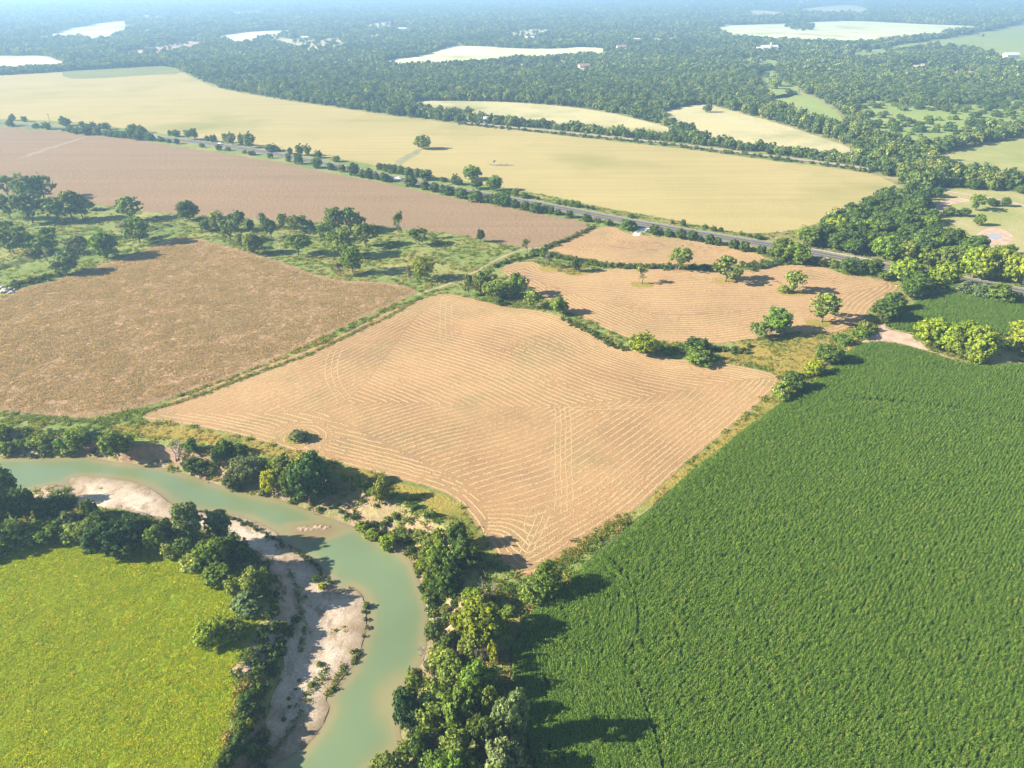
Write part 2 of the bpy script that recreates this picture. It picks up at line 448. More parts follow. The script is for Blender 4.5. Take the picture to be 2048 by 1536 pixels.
def m_water():
    t = NT('murky_river_water')
    sh = t.n('ShaderNodeAttribute', attribute_name='shallow', attribute_type='GEOMETRY')
    n = t.noise(.25, 4, .6)
    f = t.math('ADD', sh.outputs['Fac'], t.math('MULTIPLY', t.math('SUBTRACT', n, .5), .35), True)
    col = t.ramp(f, [(0, (.15, .205, .105)), (.3, (.17, .205, .098)), (.6, (.235, .215, .105)), (1, (.235, .175, .09))])
    big = t.noise(.03, 3, .5)
    col = t.mix(1.0, col, t.ramp(big, [(.3, .88), (.7, 1.12)]), 'MULTIPLY')
    w = t.noise(.9, 3, .6)
    m = t.surf(col, .12, .5, t.bump(w, .04, .2))
    return m

M = dict(
    ground=m_ground(), stubble=m_stubble(), hay=m_hay(), meadow=m_meadow(), gravel=m_gravel(), water=m_water(),
    brown=m_field('ripe_brown_crop', (.36, .245, .135), (.41, .27, .16), (.45, .285, .175), .011, 1.6, None, 0, .9, .5, ((.17, .15, .07), .014, .55, .75)),
    brown2=m_field('ripe_red_brown_crop', (.24, .168, .093), (.272, .182, .103), (.30, .196, .11), .008, .45, (.004, .09, 1), .3, .9, .6, ((.24, .155, .09), .01, .58, .75)),
    wheat=m_field('ripe_wheat', (.345, .29, .112), (.405, .33, .135), (.45, .355, .155), .006, .8, (.006, .16, 1), .22, .7, .5, ((.245, .235, .075), .005, .52, .7), .28),
    wheat2=m_field('green_wheat_patch', (.17, .19, .065), (.20, .21, .07), (.235, .23, .085), .01, .8, None, 0, .6, .5),
    pale=m_field('pale_grain', (.58, .6, .32), (.66, .67, .37), (.72, .7, .42), .004, .4, (.003, .05, 1), .1, .5, .5, ((.33, .36, .13), .006, .5, .7), .25),
    tan=m_field('dry_hay_meadow', (.40, .37, .18), (.48, .43, .22), (.56, .47, .26), .006, .4, None, 0, .5, .5, ((.25, .26, .10), .008, .5, .7), .3),
    grass=m_field('grazed_green', (.19, .26, .065), (.25, .31, .085), (.31, .34, .11), .008, .5, None, 0, .5, .5, None, .3),
    dry=m_field('dry_pasture', (.21, .25, .07), (.30, .31, .10), (.40, .365, .15), .03, .8, None, 0, .8, .5, ((.42, .34, .18), .012, .56, .72), .35),
    gold=m_field('golden_rough_grass', (.20, .19, .035), (.30, .25, .055), (.40, .285, .075), .06, 1.2, None, 0, .9, .7, ((.12, .17, .03), .05, .55, .7), .4),
    waterway=m_plain('grassed_waterway', (.26, .25, .13), .95, .05, .3, .2), gully=m_plain('dry_gully', (.30, .24, .16), .95, .05, .15, .2),
    soil=m_plain('bare_soil', (.47, .33, .24), .95, .05, .3, .25),
    dirt=m_plain('packed_dirt', (.36, .27, .17), .95, .05, .3, .4),
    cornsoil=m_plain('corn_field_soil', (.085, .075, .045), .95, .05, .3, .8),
    asphalt=m_plain('asphalt', (.115, .105, .105), .9, .2, .18, .15),
    shoulder=m_plain('pale_gravel_shoulder', (.30, .28, .19), .95, .1, .2, .5),
    white=m_plain('white_paint', (.72, .71, .68), .7, .3, .08, 2),
    yellow=m_plain('yellow_paint', (.6, .42, .06), .7, .3, .1, 2),
    chalk=m_plain('white_rock_drive', (.82, .78, .72), .9, .1, .1, .6),
    ballast=m_plain('track_ballast', (.34, .26, .21), .95, .1, .25, 1.2),
    steel=m_plain('rail_steel', (.25, .2, .17), .5, .5, .2, 1),
    bark=m_plain('bark', (.17, .13, .10), .95, .05, .4, 3),
    dead=m_plain('dead_wood', (.36, .31, .27), .95, .05, .3, 3),
    pond=m_plain('pond_water', (.38, .36, .34), .15, .5, .1, .1, .05),
    wall=m_plain('white_wall', (.78, .77, .74), .8, .2, .06, .6),
    roofw=m_plain('pale_metal_roof', (.70, .70, .70), .5, .4, .1, .4),
    roofr=m_plain('rust_roof', (.36, .23, .17), .8, .2, .2, .4),
    glass=m_plain('dark_glass', (.03, .035, .04), .15, .5, .1, 1),
    rubber=m_plain('tyre_rubber', (.02, .02, .02), .8, .2, .1, 3),
    carw=m_plain('white_car_paint', (.8, .8, .79), .3, .5, .03, 2, .0),
    carr=m_plain('red_car_paint', (.45, .05, .04), .3, .5, .05, 2, .0),
    rock=m_plain('pale_limestone', (.5, .44, .37), .9, .1, .3, .8, .8, .4),
    leaf=m_leaf('tree_leaves', trans=.27),
    forest=m_leaf('woodland_leaves', big=True, trans=.24, rand=[(0, (.065, .105, .034)), (.35, (.10, .15, .044)), (.65, (.145, .195, .054)), (.88, (.2, .25, .06)), (1, (.27, .29, .09))]),
    weed=m_leaf('weed_leaves', trans=.4, rand=[(0, (.11, .17, .03)), (.5, (.17, .23, .04)), (.8, (.25, .27, .06)), (1, (.34, .30, .10))]),
    dryweed=m_leaf('dry_weeds', trans=.3, rand=[(0, (.24, .21, .06)), (.5, (.38, .30, .10)), (1, (.47, .35, .14))]),
    lush=m_leaf('meadow_blades', trans=.36, rand=[(0, (.28, .38, .015)), (.4, (.37, .44, .015)), (.75, (.44, .47, .02)), (1, (.49, .47, .03))]),
    crop=m_leaf('crop_stems', trans=.3, rand=[(0, (.385, .31, .18)), (.5, (.48, .35, .23)), (1, (.53, .38, .265))]),
    corn=m_leaf('corn_blades', trans=.26, rand=[(0, (.115, .205, .03)), (.5, (.135, .23, .035)), (.85, (.16, .25, .04)), (1, (.21, .275, .05))]),
    scrub=m_leaf('bank_scrub_leaves', trans=.35, rand=[(0, (.06, .1, .024)), (.5, (.105, .155, .034)), (.8, (.16, .2, .042)), (1, (.26, .25, .07))]),
)

# ------------------------------------------------------------------ ground sheet
def axis(segs):
    out = [segs[0][0]]
    for a, b, s in segs:
        n = max(1, int(round((b - a) / s)))
        out += list(np.linspace(a, b, n + 1)[1:])
    return out
def grow(start, end, s0, f):
    o = []; s = s0; p = start
    sg = 1 if end > start else -1
    while (end - p) * sg > 0:
        s *= f; p += s * sg; o.append(p)
    return o
gx = axis([(-330, -140, 2.2), (-140, 75, .9), (75, 180, 3)])
gx = sorted(grow(-330, -15000, 3, 1.13)) + gx + grow(180, 15000, 4, 1.13)
gy = axis([(-30, 45, 4), (45, 240, .8), (240, 480, 1.8)])
gy = sorted(grow(-30, -1500, 6, 1.3)) + gy + grow(480, 15000, 3, 1.09)
GX, GY = np.meshgrid(np.array(gx), np.array(gy))
GZ = hfun(GX, GY)
ny, nx = GX.shape
idx = np.arange(ny * nx).reshape(ny, nx)
GF = np.stack([idx[:-1, :-1], idx[:-1, 1:], idx[1:, 1:], idx[1:, :-1]], -1).reshape(-1, 4)
ground = link('ground', mesh_np('ground', np.stack([GX, GY, GZ], -1).reshape(-1, 3), GF, M['ground'], True))
tag(ground, 'rough grassy ground between the fields and under the woods', 'ground', kind='structure')

# ------------------------------------------------------------------ field sheets
def fld(name, px, dz, mat, label, cat='field', it=2, jag=0.0, step=None, behind=0.0):
    p = chaikin(ground_xy(px), it)
    if behind:
        # the photo shows this field over the tops of the trees in front of it: its near edge lies closer
        if np.sum(p[:, 0] * np.roll(p[:, 1], -1) - np.roll(p[:, 0], -1) * p[:, 1]) < 0: p = p[::-1]
        t = np.roll(p, -1, 0) - np.roll(p, 1, 0)
        nrm = np.stack([t[:, 1], -t[:, 0]], 1); nrm /= np.linalg.norm(nrm, axis=1)[:, None] + 1e-9
        f = np.clip((nrm * -p).sum(1) / np.linalg.norm(p, axis=1) * 2.5, 0, 1)
        p = p * (1 - f * behind / CAMZ)[:, None]
    return sheet(name, p, dz, M[mat], step, jag, 'structure', label, cat), p
S_main, XF1 = fld('mown_field', F1, .05, 'stubble', 'large mown hay field with curving windrows in the middle of the photo', jag=.5)
S_2, XF2 = fld('mown_field', F2, .05, 'stubble', 'mown hay field dotted with lone trees below the highway', jag=.6)
S_3, XF3 = fld('mown_field', F3, .05, 'stubble', 'small mown strip field beside the white rock driveway', jag=.6)
_, XF4 = fld('crop_field', F4, .05, 'brown', 'brown crop field between the river and the tree grove', jag=1.0)
_, XF5 = fld('crop_field', F5, .06, 'brown2', 'reddish brown crop field along the near side of the highway', jag=1.5)
_, XF6 = fld('wheat_field', F6, .08, 'wheat', 'huge yellow grain field between highway and railway', jag=1.5)
fld('wheat_patch', F6B, .25, 'wheat2', 'grey green rectangle at the far end of the yellow grain field', it=1)
_, XF7 = fld('hay_meadow', F7, .3, 'tan', 'long pale meadow strip behind the railway tree row', behind=6)
_, XF8 = fld('hay_meadow', F8, .3, 'tan', 'pale pointed meadow holding one lone round tree', behind=6)
XX = {}
for k, (px, mt, lb) in dict(
    F9A=(F9A, 'grass', 'small green glade just below the white chapel'), F9B=(F9B, 'grass', 'upper part of the narrow green glade in the woods'),
    F9C=(F9C, 'grass', 'wedge of green pasture between two wood belts'), F10=(F10, 'pale', 'pale bright field enclosed by the middle of the woods'),
    F11=(F11, 'pale', 'largest far pale field holding a clump of trees'), F12=(F12, 'grass', 'smooth green pasture sloping at the right edge'),
    F12B=(F12B, 'grass', 'small green paddock beside a pale lane'), F13A=(F13A, 'tan', 'far tan meadow above the largest pale field'),
    F13B=(F13B, 'tan', 'narrow far tan meadow left of another tan meadow'), F13C=(F13C, 'soil', 'farthest bare clearing on the wooded hills'),
    F14=(F14, 'pale', 'pale field at the left edge beyond the tree belt'), F15=(F15, 'pale', 'far pale field among the woods at upper left'),
    F16=(F16, 'pale', 'slim pale field behind the pale country lane'), F17=(F17, 'soil', 'bare pale earth clearing beside the country lane'),
    F17B=(F17B, 'soil', 'faint pale clearing left of the bare earth clearing'), F18=(F18, 'dry', 'dry stubble pasture in shade of a wood belt at right edge'),
    P1=(P1, 'dry', 'dry cattle pasture around the small pond'), P2=(P2, 'grass', 'far green pasture speckled with shrubs')).items():
    X0, Y0 = ground_xy(px).T
    dist = Y0.mean()
    dz = .08 if dist < 700 else .5 if dist < 3000 else 4.0
    _, XX[k] = fld('pasture' if mt in ('grass', 'dry') else 'meadow' if mt != 'soil' else 'clearing', px, dz, mt, lb, 'field', 2, 0 if dist < 900 else 5 if dist < 3000 else 0, None if dist < 3000 else 150, 0 if k in ('P1', 'F12') else 9 if k == 'P2' else 7 if k == 'F18' else 6)
for px, lb in (([(440,28),(520,24),(545,29),(480,34)], 'thin far clearing on the left hills'), ([(1010,66),(1060,58),(1100,60),(1130,66),(1090,70),(1030,73)], 'far tan clearing with scattered trees above the pale enclosed field'),
               ([(722,52),(790,44),(800,52),(760,62),(730,58)], 'far bare clearing with houses at top centre'), ([(640,78),(690,74),(700,80),(660,86)], 'far clearing behind the woods left of centre'),
               ([(1012,130),(1045,127),(1050,132),(1020,135)], 'small bare gap in the centre wood'), ([(1138,137),(1170,135),(1172,141),(1145,146)], 'small green gap in the centre wood'),
               ([(1104,122),(1130,120),(1128,127),(1112,128)], 'small tan gap in the centre wood'), ([(1822,130),(1850,127),(1856,133),(1830,137)], 'small gap in the right wood'), ([(1905,143),(1945,142),(1950,148),(1910,150)], 'long gap in the right wood'),
               ([(295,36),(345,33),(350,38),(300,41)], 'far bright clearing at upper left'), ([(365,35),(405,37),(410,42),(380,41)], 'far bright clearing right of another at upper left'), ([(125,26),(140,25),(142,29),(130,30)], 'tiny bright clearing at upper left'),
               ([(530,70),(600,82),(660,80),(700,92),(640,98),(560,90)], 'patchy farmyard clearing with trees above the left wood')):
    nm = 'k%d' % len(XX)
    d = ground_xy(px)[:, 1].mean()
    _, XX[nm] = fld('clearing', px, .5 if d < 2500 else 4.0, 'tan', lb, 'clearing', 2, 0, None if d < 3000 else 150, 6)

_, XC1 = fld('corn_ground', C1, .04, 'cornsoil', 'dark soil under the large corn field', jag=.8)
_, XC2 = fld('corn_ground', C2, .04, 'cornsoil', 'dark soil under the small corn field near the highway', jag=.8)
GOLD = [(1485,683),(1536,676),(1600,668),(1640,674),(1640,700),(1610,740),(1590,775),(1552,815),(1485,866),(1440,905),(1350,972),(1290,1018),(1284,1012),(1350,950),(1455,864),(1515,813),(1548,785),(1566,762),(1545,740),(1480,722),(1430,716),(1450,700)]
fld('rough_grass_strip', GOLD, .03, 'gold', 'golden rough grass strip between hay field and corn', 'grass strip', jag=1.0)
GOLD2 = [(290,852),(345,850),(410,860),(515,884),(615,914),(680,931),(748,948),(850,976),(903,996),(936,1030),(956,1064),(978,1092),(960,1100),(930,1070),(900,1048),(860,1012),(800,985),(740,966),(640,935),(560,915),(470,900),(380,885),(300,870),(220,862),(230,845)]
fld('rough_grass_strip', GOLD2, .03, 'gold', 'yellow green grass strip on top of the river bank', 'grass strip', jag=1.0)
LOT = [(1756,650),(1768,644),(1773,657),(1795,664),(1822,668),(1830,680),(1848,690),(1860,704),(1843,701),(1819,694),(1776,685),(1731,686),(1722,684),(1739,674),(1757,666)]
fld('dirt_lot', LOT, .055, 'soil', 'bare churned dirt lot between the two corn fields', 'bare ground', jag=.8)
STRIP = [(1843,698),(1870,704),(1912,718),(1955,727),(2000,722),(2060,716),(2060,728),(2000,734),(1963,736),(1912,728)]
fld('dirt_strip', STRIP, .057, 'dirt', 'tan grass headland curving along the corn top edge', 'bare ground', jag=.6)
fld('dirt_strip', [(1878,578),(1930,585),(1985,596),(2060,607),(2060,613),(1985,604),(1930,594),(1881,585)], .057, 'dirt', 'tan headland between small corn field and roadside bushes', 'bare ground', jag=.6)
fld('clay_patch', [(1935,500),(1950,470),(1975,455),(2010,458),(2028,475),(2015,490),(1990,497),(1960,495)], .1, 'soil', 'pinkish bare clay around the pond', 'bare ground', jag=1)
fld('clay_patch', [(1866,412),(1885,398),(1930,396),(1945,403),(1900,408),(1888,420),(1880,436),(1868,425)], .1, 'soil', 'eroded bare clay by the creek trees', 'bare ground', jag=1)
fld('pond', [(1972,471),(1985,467),(2000,469),(2006,475),(1995,479),(1978,478)], .14, 'pond', 'small muddy stock pond in the dry pasture', 'pond')
fld('meadow_ground', [(-500,1070),(0,1060),(205,1060),(330,1085),(420,1120),(470,1150),(505,1195),(520,1235),(500,1270),(480,1310),(468,1345),(470,1400),(450,1472),(425,1536),(390,1800),(-700,1800)], .03, 'meadow', 'bright yellow green weedy meadow inside the river bend', 'meadow', jag=1.2)
DRIVE = [(1262,472),(1272,461),(1286,456),(1300,453),(1302,458),(1290,464),(1280,472)]
fld('rock_driveway', DRIVE, .07, 'chalk', 'white rock driveway branching off the highway', 'driveway')

# ------------------------------------------------------------------ river, gravel, roads
water = sheet('river', WAT, 0.0, M['water'], 1.6, 0.0, 'structure', 'milky green river bending through the foreground', 'river')
me = water.data
co = np.empty(len(me.vertices) * 3, np.float32); me.vertices.foreach_get('co', co); co = co.reshape(-1, 3)
dsh = dist_poly(WAT, co[:, 0], co[:, 1])
shal = np.clip(1 - dsh / 5.0, 0, 1) ** 1.3 * .85
for (u, v, rx, ry, a) in ((800, 1395, 6.5, 8, .6), (628, 1062, 9, 4.5, 1.0), (590, 1060, 7, 4, .7), (690, 1050, 6, 4, .7), (150, 985, 4, 4, .6)):
    cx, cy = at(u, v, WATER_Z)
    q = ((co[:, 0] - cx) / rx) ** 2 + ((co[:, 1] - cy) / ry) ** 2
    shal = np.maximum(shal, a * np.clip(1.25 - q, 0, 1) ** .8)
# outer bend is cut deep
at_ = me.attributes.new('shallow', 'FLOAT', 'POINT'); at_.data.foreach_set('value', shal.astype(np.float32))
co[:, 2] = WATER_Z
me.vertices.foreach_set('co', co.ravel()); me.update()

def px_sheet(name, px, dz, mat, step, jag, label, cat):
    p = np.array(px, float)
    x, y, _ = on_ground(p[:, 0], p[:, 1])
    poly = chaikin(np.stack([x, y], 1), 2)
    return sheet(name, poly, dz, M[mat], step, jag, 'structure', label, cat), poly
_, XBAR = px_sheet('gravel_bar', BAR, .1, 'gravel', .9, .5, 'pale gravel bar along the inside of the river bend', 'gravel bar')
px_sheet('gravel_bar', BAR2, .1, 'gravel', .9, .4, 'small gravel spit beside the inlet at far left', 'gravel bar')
# shoal of pale rocks
sx, sy = at(628, 1056, WATER_Z)
sh_p = np.array([[math.cos(a) * (5.6 + .8 * math.sin(3 * a)), math.sin(a) * (1.1 + .25 * math.cos(2 * a))] for a in np.linspace(0, 2 * PI, 28, endpoint=False)]) + [sx, sy]
gxs, gys = np.meshgrid(np.linspace(-6.6, 6.6, 60), np.linspace(-1.6, 1.6, 20))
q = (gxs / 6.4) ** 2 + (gys / 1.5) ** 2
gz = WATER_Z - .15 + .45 * np.clip(1 - q, 0, 1) * (.5 + vnoise(gxs + 50, gys, .7, 4))
idx = np.arange(60 * 20).reshape(20, 60)
V = np.stack([gxs + sx, gys + sy + .12 * gxs, gz], -1).reshape(-1, 3)
F = np.stack([idx[:-1, :-1], idx[:-1, 1:], idx[1:, 1:], idx[1:, :-1]], -1).reshape(-1, 4)
tag(link('gravel_shoal', mesh_np('gravel_shoal', V, F, M['gravel'])), 'low pale pebble shoal breaking the river surface', 'shoal', kind='structure')

RD = resample(chaikin(ground_xy(ROAD), 3, False), 4)
road = ribbon('highway', RD, 4.9, -4.9, .12, M['asphalt']); tag(road, 'two lane grey asphalt highway running from upper left to right edge', 'highway')
tag(ribbon('road_shoulder', RD, 6.4, 5.0, .1, M['shoulder']), 'pale gravel shoulder on the far side of the highway', 'shoulder')
tag(ribbon('road_shoulder', RD, -5.0, -5.8, .1, M['shoulder']), 'pale gravel shoulder on the near side of the highway', 'shoulder')
for nm, l, r, mt in (('road_marking', .28, .12, 'yellow'), ('road_marking', -.12, -.28, 'yellow'), ('road_marking', 3.85, 3.65, 'white'), ('road_marking', -3.65, -3.85, 'white')):
    tag(ribbon(nm, RD, l, r, .14, M[mt]), ('yellow centre line of the highway' if mt == 'yellow' else 'white edge line of the highway') + (', far side' if l > 0 else ', near side'), 'road marking')
RL = resample(chaikin(ground_xy(RAIL), 2, False), 5)
tag(ribbon('railway_bed', RL, 3.2, -3.2, .35, M['ballast']), 'brown ballast of the railway behind the yellow grain field', 'railway')
for s in (.78, -.78):
    tag(ribbon('railway_rail', RL, s + .05, s - .05, .36, M['steel'], h=.16), 'steel rail on the brown ballast' + (', far side' if s > 0 else ', near side'), 'rail')
FR = resample(chaikin(ground_xy(FAR_ROAD), 2, False), 20)
tag(ribbon('country_lane', FR, 6, -6, .6, M['shoulder']), 'pale country lane curving past the upper left woods', 'lane')
LN = resample(chaikin(ground_xy([(1690,99.5),(1720,101),(1760,103.5),(1800,106),(1860,109)]), 2, False), 15)
tag(ribbon('country_lane', LN, 4, -4, .8, M['shoulder']), 'pale lane below the largest far pale field', 'lane')
PT = resample(chaikin(ground_xy([(1880,383),(1905,384),(1940,390),(1985,397),(2030,407),(2100,425)]), 2, False), 4)
tag(ribbon('dirt_track', PT, 1.9, -1.9, .12, M['soil']), 'pale dirt track crossing the dry pasture above the pond', 'track')
TR = resample(chaikin(ground_xy([(835,590),(850,584),(888,573),(925,556),(960,540),(985,524),(1010,512),(1040,501),(1085,494)]), 2, False), 2)
tag(ribbon('dirt_track', TR, 1.0, -.5, .03, M['dirt']), 'grassy dirt track passing the central clump of trees', 'track')
GW = chaikin(ground_xy([(700,272),(500,300)]), 1, False)
fld('grass_waterway', [(838,297),(850,299),(815,322),(790,336),(782,332),(800,316)], .12, 'waterway', 'grey green grass waterway leading to the lone field tree', 'waterway', jag=2)
fld('grass_waterway', [(175,272),(180,272),(140,286),(110,296),(40,318),(30,318),(100,294)], .12, 'gully', 'faint grassy gully crossing the reddish brown field', 'waterway', jag=2)

# ------------------------------------------------------------------ woodland mask + forest outlines
WOODS = [(-900,150),(-400,150),(0,150.5),(308,132),(342,135),(403,164),(441,179),(581,204),(680,218),(817,238),(900,244),(967,250),(1022,252.5),(1107,259),(1261,274),(1348,283),(1519,304),(1690,327),(1758,348),(1809,378),(1800,392),(1690,421),(1638,449),(1587,462),(1529,470),(1545,482),(1640,502),(1700,514),(1775,526),(1902,545),(2048,574),(2300,622),(2600,560),(2600,-2),(-900,-2)]
XW = ground_xy(WOODS)
def in_woods(x, y):
    r = np.hypot(x, y)
    m = inside(XW, x, y) | (y > 3000)
    return m
def clear_mask(x, y, pad=3.0):
    """True where a field, lane or pasture keeps the ground free of trees"""
    m = np.zeros(x.shape, bool)
    for P in [XF6, XF7, XF8] + list(XX.values()):
        x0, y0 = P.min(0) - 10; x1, y1 = P.max(0) + 10
        k = np.flatnonzero((x > x0) & (x < x1) & (y > y0) & (y < y1))
        if len(k):
            ins = inside(P, x[k], y[k]) | (dist_poly(P, x[k], y[k]) < pad)
            m[k] |= ins
    m |= dist_line(FR[::3], x, y) < 11
    m |= dist_line(LN[::3], x, y) < 9
    m |= dist_line(RL[::4], x, y) < 7
    m |= dist_line(RD[::4], x, y) < 10
    return m
gxx, gyy = GX.ravel(), GY.ravel()
wood = np.zeros(gxx.shape, np.float32)
k = np.flatnonzero((gyy > 330))
wood[k] = in_woods(gxx[k], gyy[k])
a = ground.data.attributes.new('wood', 'FLOAT', 'POINT'); a.data.foreach_set('value', wood)
bed = np.zeros(gxx.shape, np.float32)
k = np.flatnonzero((gxx > -300) & (gxx < 70) & (gyy > 40) & (gyy < 240))
bed[k] = inside(VAL, gxx[k], gyy[k]) * np.clip(1.7 - dist_poly(WAT, gxx[k], gyy[k]) / 7.5, 0, 1)
a = ground.data.attributes.new('bed', 'FLOAT', 'POINT'); a.data.foreach_set('value', bed)

# ------------------------------------------------------------------ windrows: contours of the mower's distance from the field edges
def contours(phi, x0, y0, st, levels):
    """marching squares -> segments (n,2,2)"""
    segs = []
    A = phi[:-1, :-1]; B = phi[:-1, 1:]; C = phi[1:, 1:]; D = phi[1:, :-1]
    ok = np.isfinite(A) & np.isfinite(B) & np.isfinite(C) & np.isfinite(D)
    jj, ii = np.nonzero(ok)
    a, b, c, d = A[ok], B[ok], C[ok], D[ok]
    for L in levels:
        m = (np.minimum(np.minimum(a, b), np.minimum(c, d)) < L) & (np.maximum(np.maximum(a, b), np.maximum(c, d)) >= L)
        if not m.any(): continue
        i, j = ii[m].astype(float), jj[m].astype(float)
        va, vb, vc, vd = a[m] - L, b[m] - L, c[m] - L, d[m] - L
        def cr(p, q, xa, ya, xb, yb):
            t = p / (p - q + 1e-12); h = (p < 0) != (q < 0)
            return h, i + xa + (xb - xa) * t, j + ya + (yb - ya) * t
        e = [cr(va, vb, 0, 0, 1, 0), cr(vb, vc, 1, 0, 1, 1), cr(vc, vd, 1, 1, 0, 1), cr(vd, va, 0, 1, 0, 0)]
        H = np.stack([q[0] for q in e], 1); PX = np.stack([q[1] for q in e], 1); PY = np.stack([q[2] for q in e], 1)
        two = H.sum(1) == 2
        o = np.argsort(~H[two], axis=1, kind='stable')[:, :2]
        r = np.arange(two.sum())
        s = np.stack([np.stack([PX[two][r, o[:, 0]], PY[two][r, o[:, 0]]], 1), np.stack([PX[two][r, o[:, 1]], PY[two][r, o[:, 1]]], 1)], 1)
        segs.append(s * st + [x0, y0])
    return np.concatenate(segs) if segs else np.zeros((0, 2, 2))

def ridges(name, segs, w, h, dz, mat, label):
    p, q = segs[:, 0], segs[:, 1]
    t = q - p; L = np.hypot(t[:, 0], t[:, 1]); ok = L > .05
    p, q, t, L = p[ok], q[ok], t[ok], L[ok]
    n = np.stack([-t[:, 1], t[:, 0]], 1) / L[:, None]
    # drop bits to make gaps and thin places
    mid = (p + q) / 2
    keep = vnoise(mid[:, 0], mid[:, 1], .8, 61) * .6 + vnoise(mid[:, 0], mid[:, 1], 14, 62) * .6 > .27
    p, q, n = p[keep], q[keep], n[keep]
    def ring(a):
        ww = w * (.55 + .9 * vnoise(a[:, 0], a[:, 1], .9, 63)); hh = h * (.35 + 1.1 * vnoise(a[:, 0], a[:, 1], .7, 64))
        off = (vnoise(a[:, 0], a[:, 1], 2.3, 65) - .5)[:, None] * .5
        c = a + n * off
        l = c + n * ww[:, None]; r = c - n * ww[:, None]
        z = np.full(len(a), dz)
        return np.column_stack([l, z]), np.column_stack([c, z + hh]), np.column_stack([r, z])
    A = ring(p); B = ring(q)
    k = len(p)
    V = np.vstack(A + B)
    i = np.arange(k)
    F = np.vstack([np.stack([i, i + k, i + 4 * k, i + 3 * k], 1), np.stack([i + k, i + 2 * k, i + 5 * k, i + 4 * k], 1)])
    o = link(name, mesh_np(name, V, F, M['hay']))
    tag(o, label, 'windrow', kind='stuff')
    return o

def grid_for(P, st):
    x0, y0 = P.min(0) - 2; x1, y1 = P.max(0) + 2
    X, Y = np.meshgrid(np.arange(x0, x1, st), np.arange(y0, y1, st))
    return X, Y, x0, y0

ST = .65
X, Y, x0, y0 = grid_for(XF1, ST)
ins = inside(XF1, X, Y)
E = ground_xy(F1)
LLa = chaikin(ground_xy(F1[33:44] + F1[:1]), 2, False)     # river side
UL = chaikin(ground_xy(F1[1:9]), 2, False)
UR = chaikin(ground_xy(F1[8:21]), 2, False)
RG = chaikin(ground_xy(F1[19:34]), 2, False)
wob = (vnoise(X, Y, 45, 71) - .5) * 3.0 + (vnoise(X, Y, 14, 72) - .5) * .9
def blur(a, k, it=3):
    for _ in range(it):
        for ax in (0, 1):
            p = np.pad(a, [(k, k) if i == ax else (0, 0) for i in (0, 1)], mode='edge')
            c = np.cumsum(p, axis=ax); c = np.concatenate([np.zeros_like(np.take(c, [0], ax)), c], ax)
            n_ = a.shape[ax]
            a = (np.take(c, np.arange(2 * k + 1, 2 * k + 1 + n_), ax) - np.take(c, np.arange(0, n_), ax)) / (2 * k + 1)
    return a
dl, du, dr, dg = [dist_line(Lx, X, Y) for Lx in (LLa, UL, UR, RG)]
def soft_rows(d, k=22):
    f = np.clip((d - 4) / 16, 0, 1)
    return d * (1 - f) + blur(d, k) * f
dl, du, dr, dg = soft_rows(dl), soft_rows(du), soft_rows(dr, 30), soft_rows(dg)
ix, iy = at(598, 876)
di = np.hypot(X - ix, (Y - iy) * 1.15) - 3.6
stack = np.stack([dl * 4.2, du * 2.2, dr * 1.0, dg * 1.12, np.where(di < 7, di * 3 + 6, 1e9)])
which = stack.argmin(0)
allseg = []; trkseg = []
SP_ = 2.0
for kk, d in enumerate((dl, du, dr, dg, di)):
    amp = np.clip((d - 6) / 25, 0, 1)
    ph = np.where(ins & (which == kk), d + wob * amp, np.nan)
    if kk == 4: ph = np.where(ins & (which == 4) & (di > .2), di, np.nan)
    allseg.append(contours(ph, x0, y0, ST, np.arange(.9, 140, SP_ if kk != 4 else 1.9)))
# turning tracks of the tractor along the seams
def track(px, offs):
    Lp = resample(chaikin(ground_xy(px), 2, False), .7)
    t = np.gradient(Lp, axis=0); t /= np.linalg.norm(t, axis=1)[:, None]
    nn = np.stack([-t[:, 1], t[:, 0]], 1)
    for o_ in offs:
        P = Lp + nn * o_
        trkseg.append(np.stack([P[:-1], P[1:]], 1))
track([(1125,812),(1128,850),(1126,920),(1130,1000),(1128,1030)], (-2.4, -.8, .8, 2.4))
track([(893,603),(891,640),(893,680)], (-2.4, 0, 2.4))
track([(700,690),(790,694),(880,690)], (-.8, .9))
track([(1140,818),(1260,815),(1400,800)], (-.8, .9))
track([(672,700),(660,735),(668,770),(690,800)], (-2.2, 0, 2.2))
track([(1060,1090),(1045,1050),(1062,1015),(1090,1005),(1105,1025),(1090,1060)], (0,))
track([(1050,1110),(1075,1060),(1085,1030)], (-1.5, 0, 1.5))
ridges('hay_windrows', np.concatenate(allseg), .27, .09, .05, M['hay'], 'curving rows of cut hay across the large mown field')
ridges('hay_windrows', np.concatenate(trkseg), .15, .05, .052, M['hay'], 'thin straight turning tracks crossing the large mown field')

def simple_rows(P, sp, st, label, wobble=3.0, seed=0):
    X, Y, x0, y0 = grid_for(P, st)
    ins = inside(P, X, Y); d = dist_poly(P, X, Y)
    wb = (vnoise(X, Y, 50, 80 + seed) - .5) * wobble * np.clip((d - 5) / 15, 0, 1)
    return X, Y, x0, y0, ins, d, wb
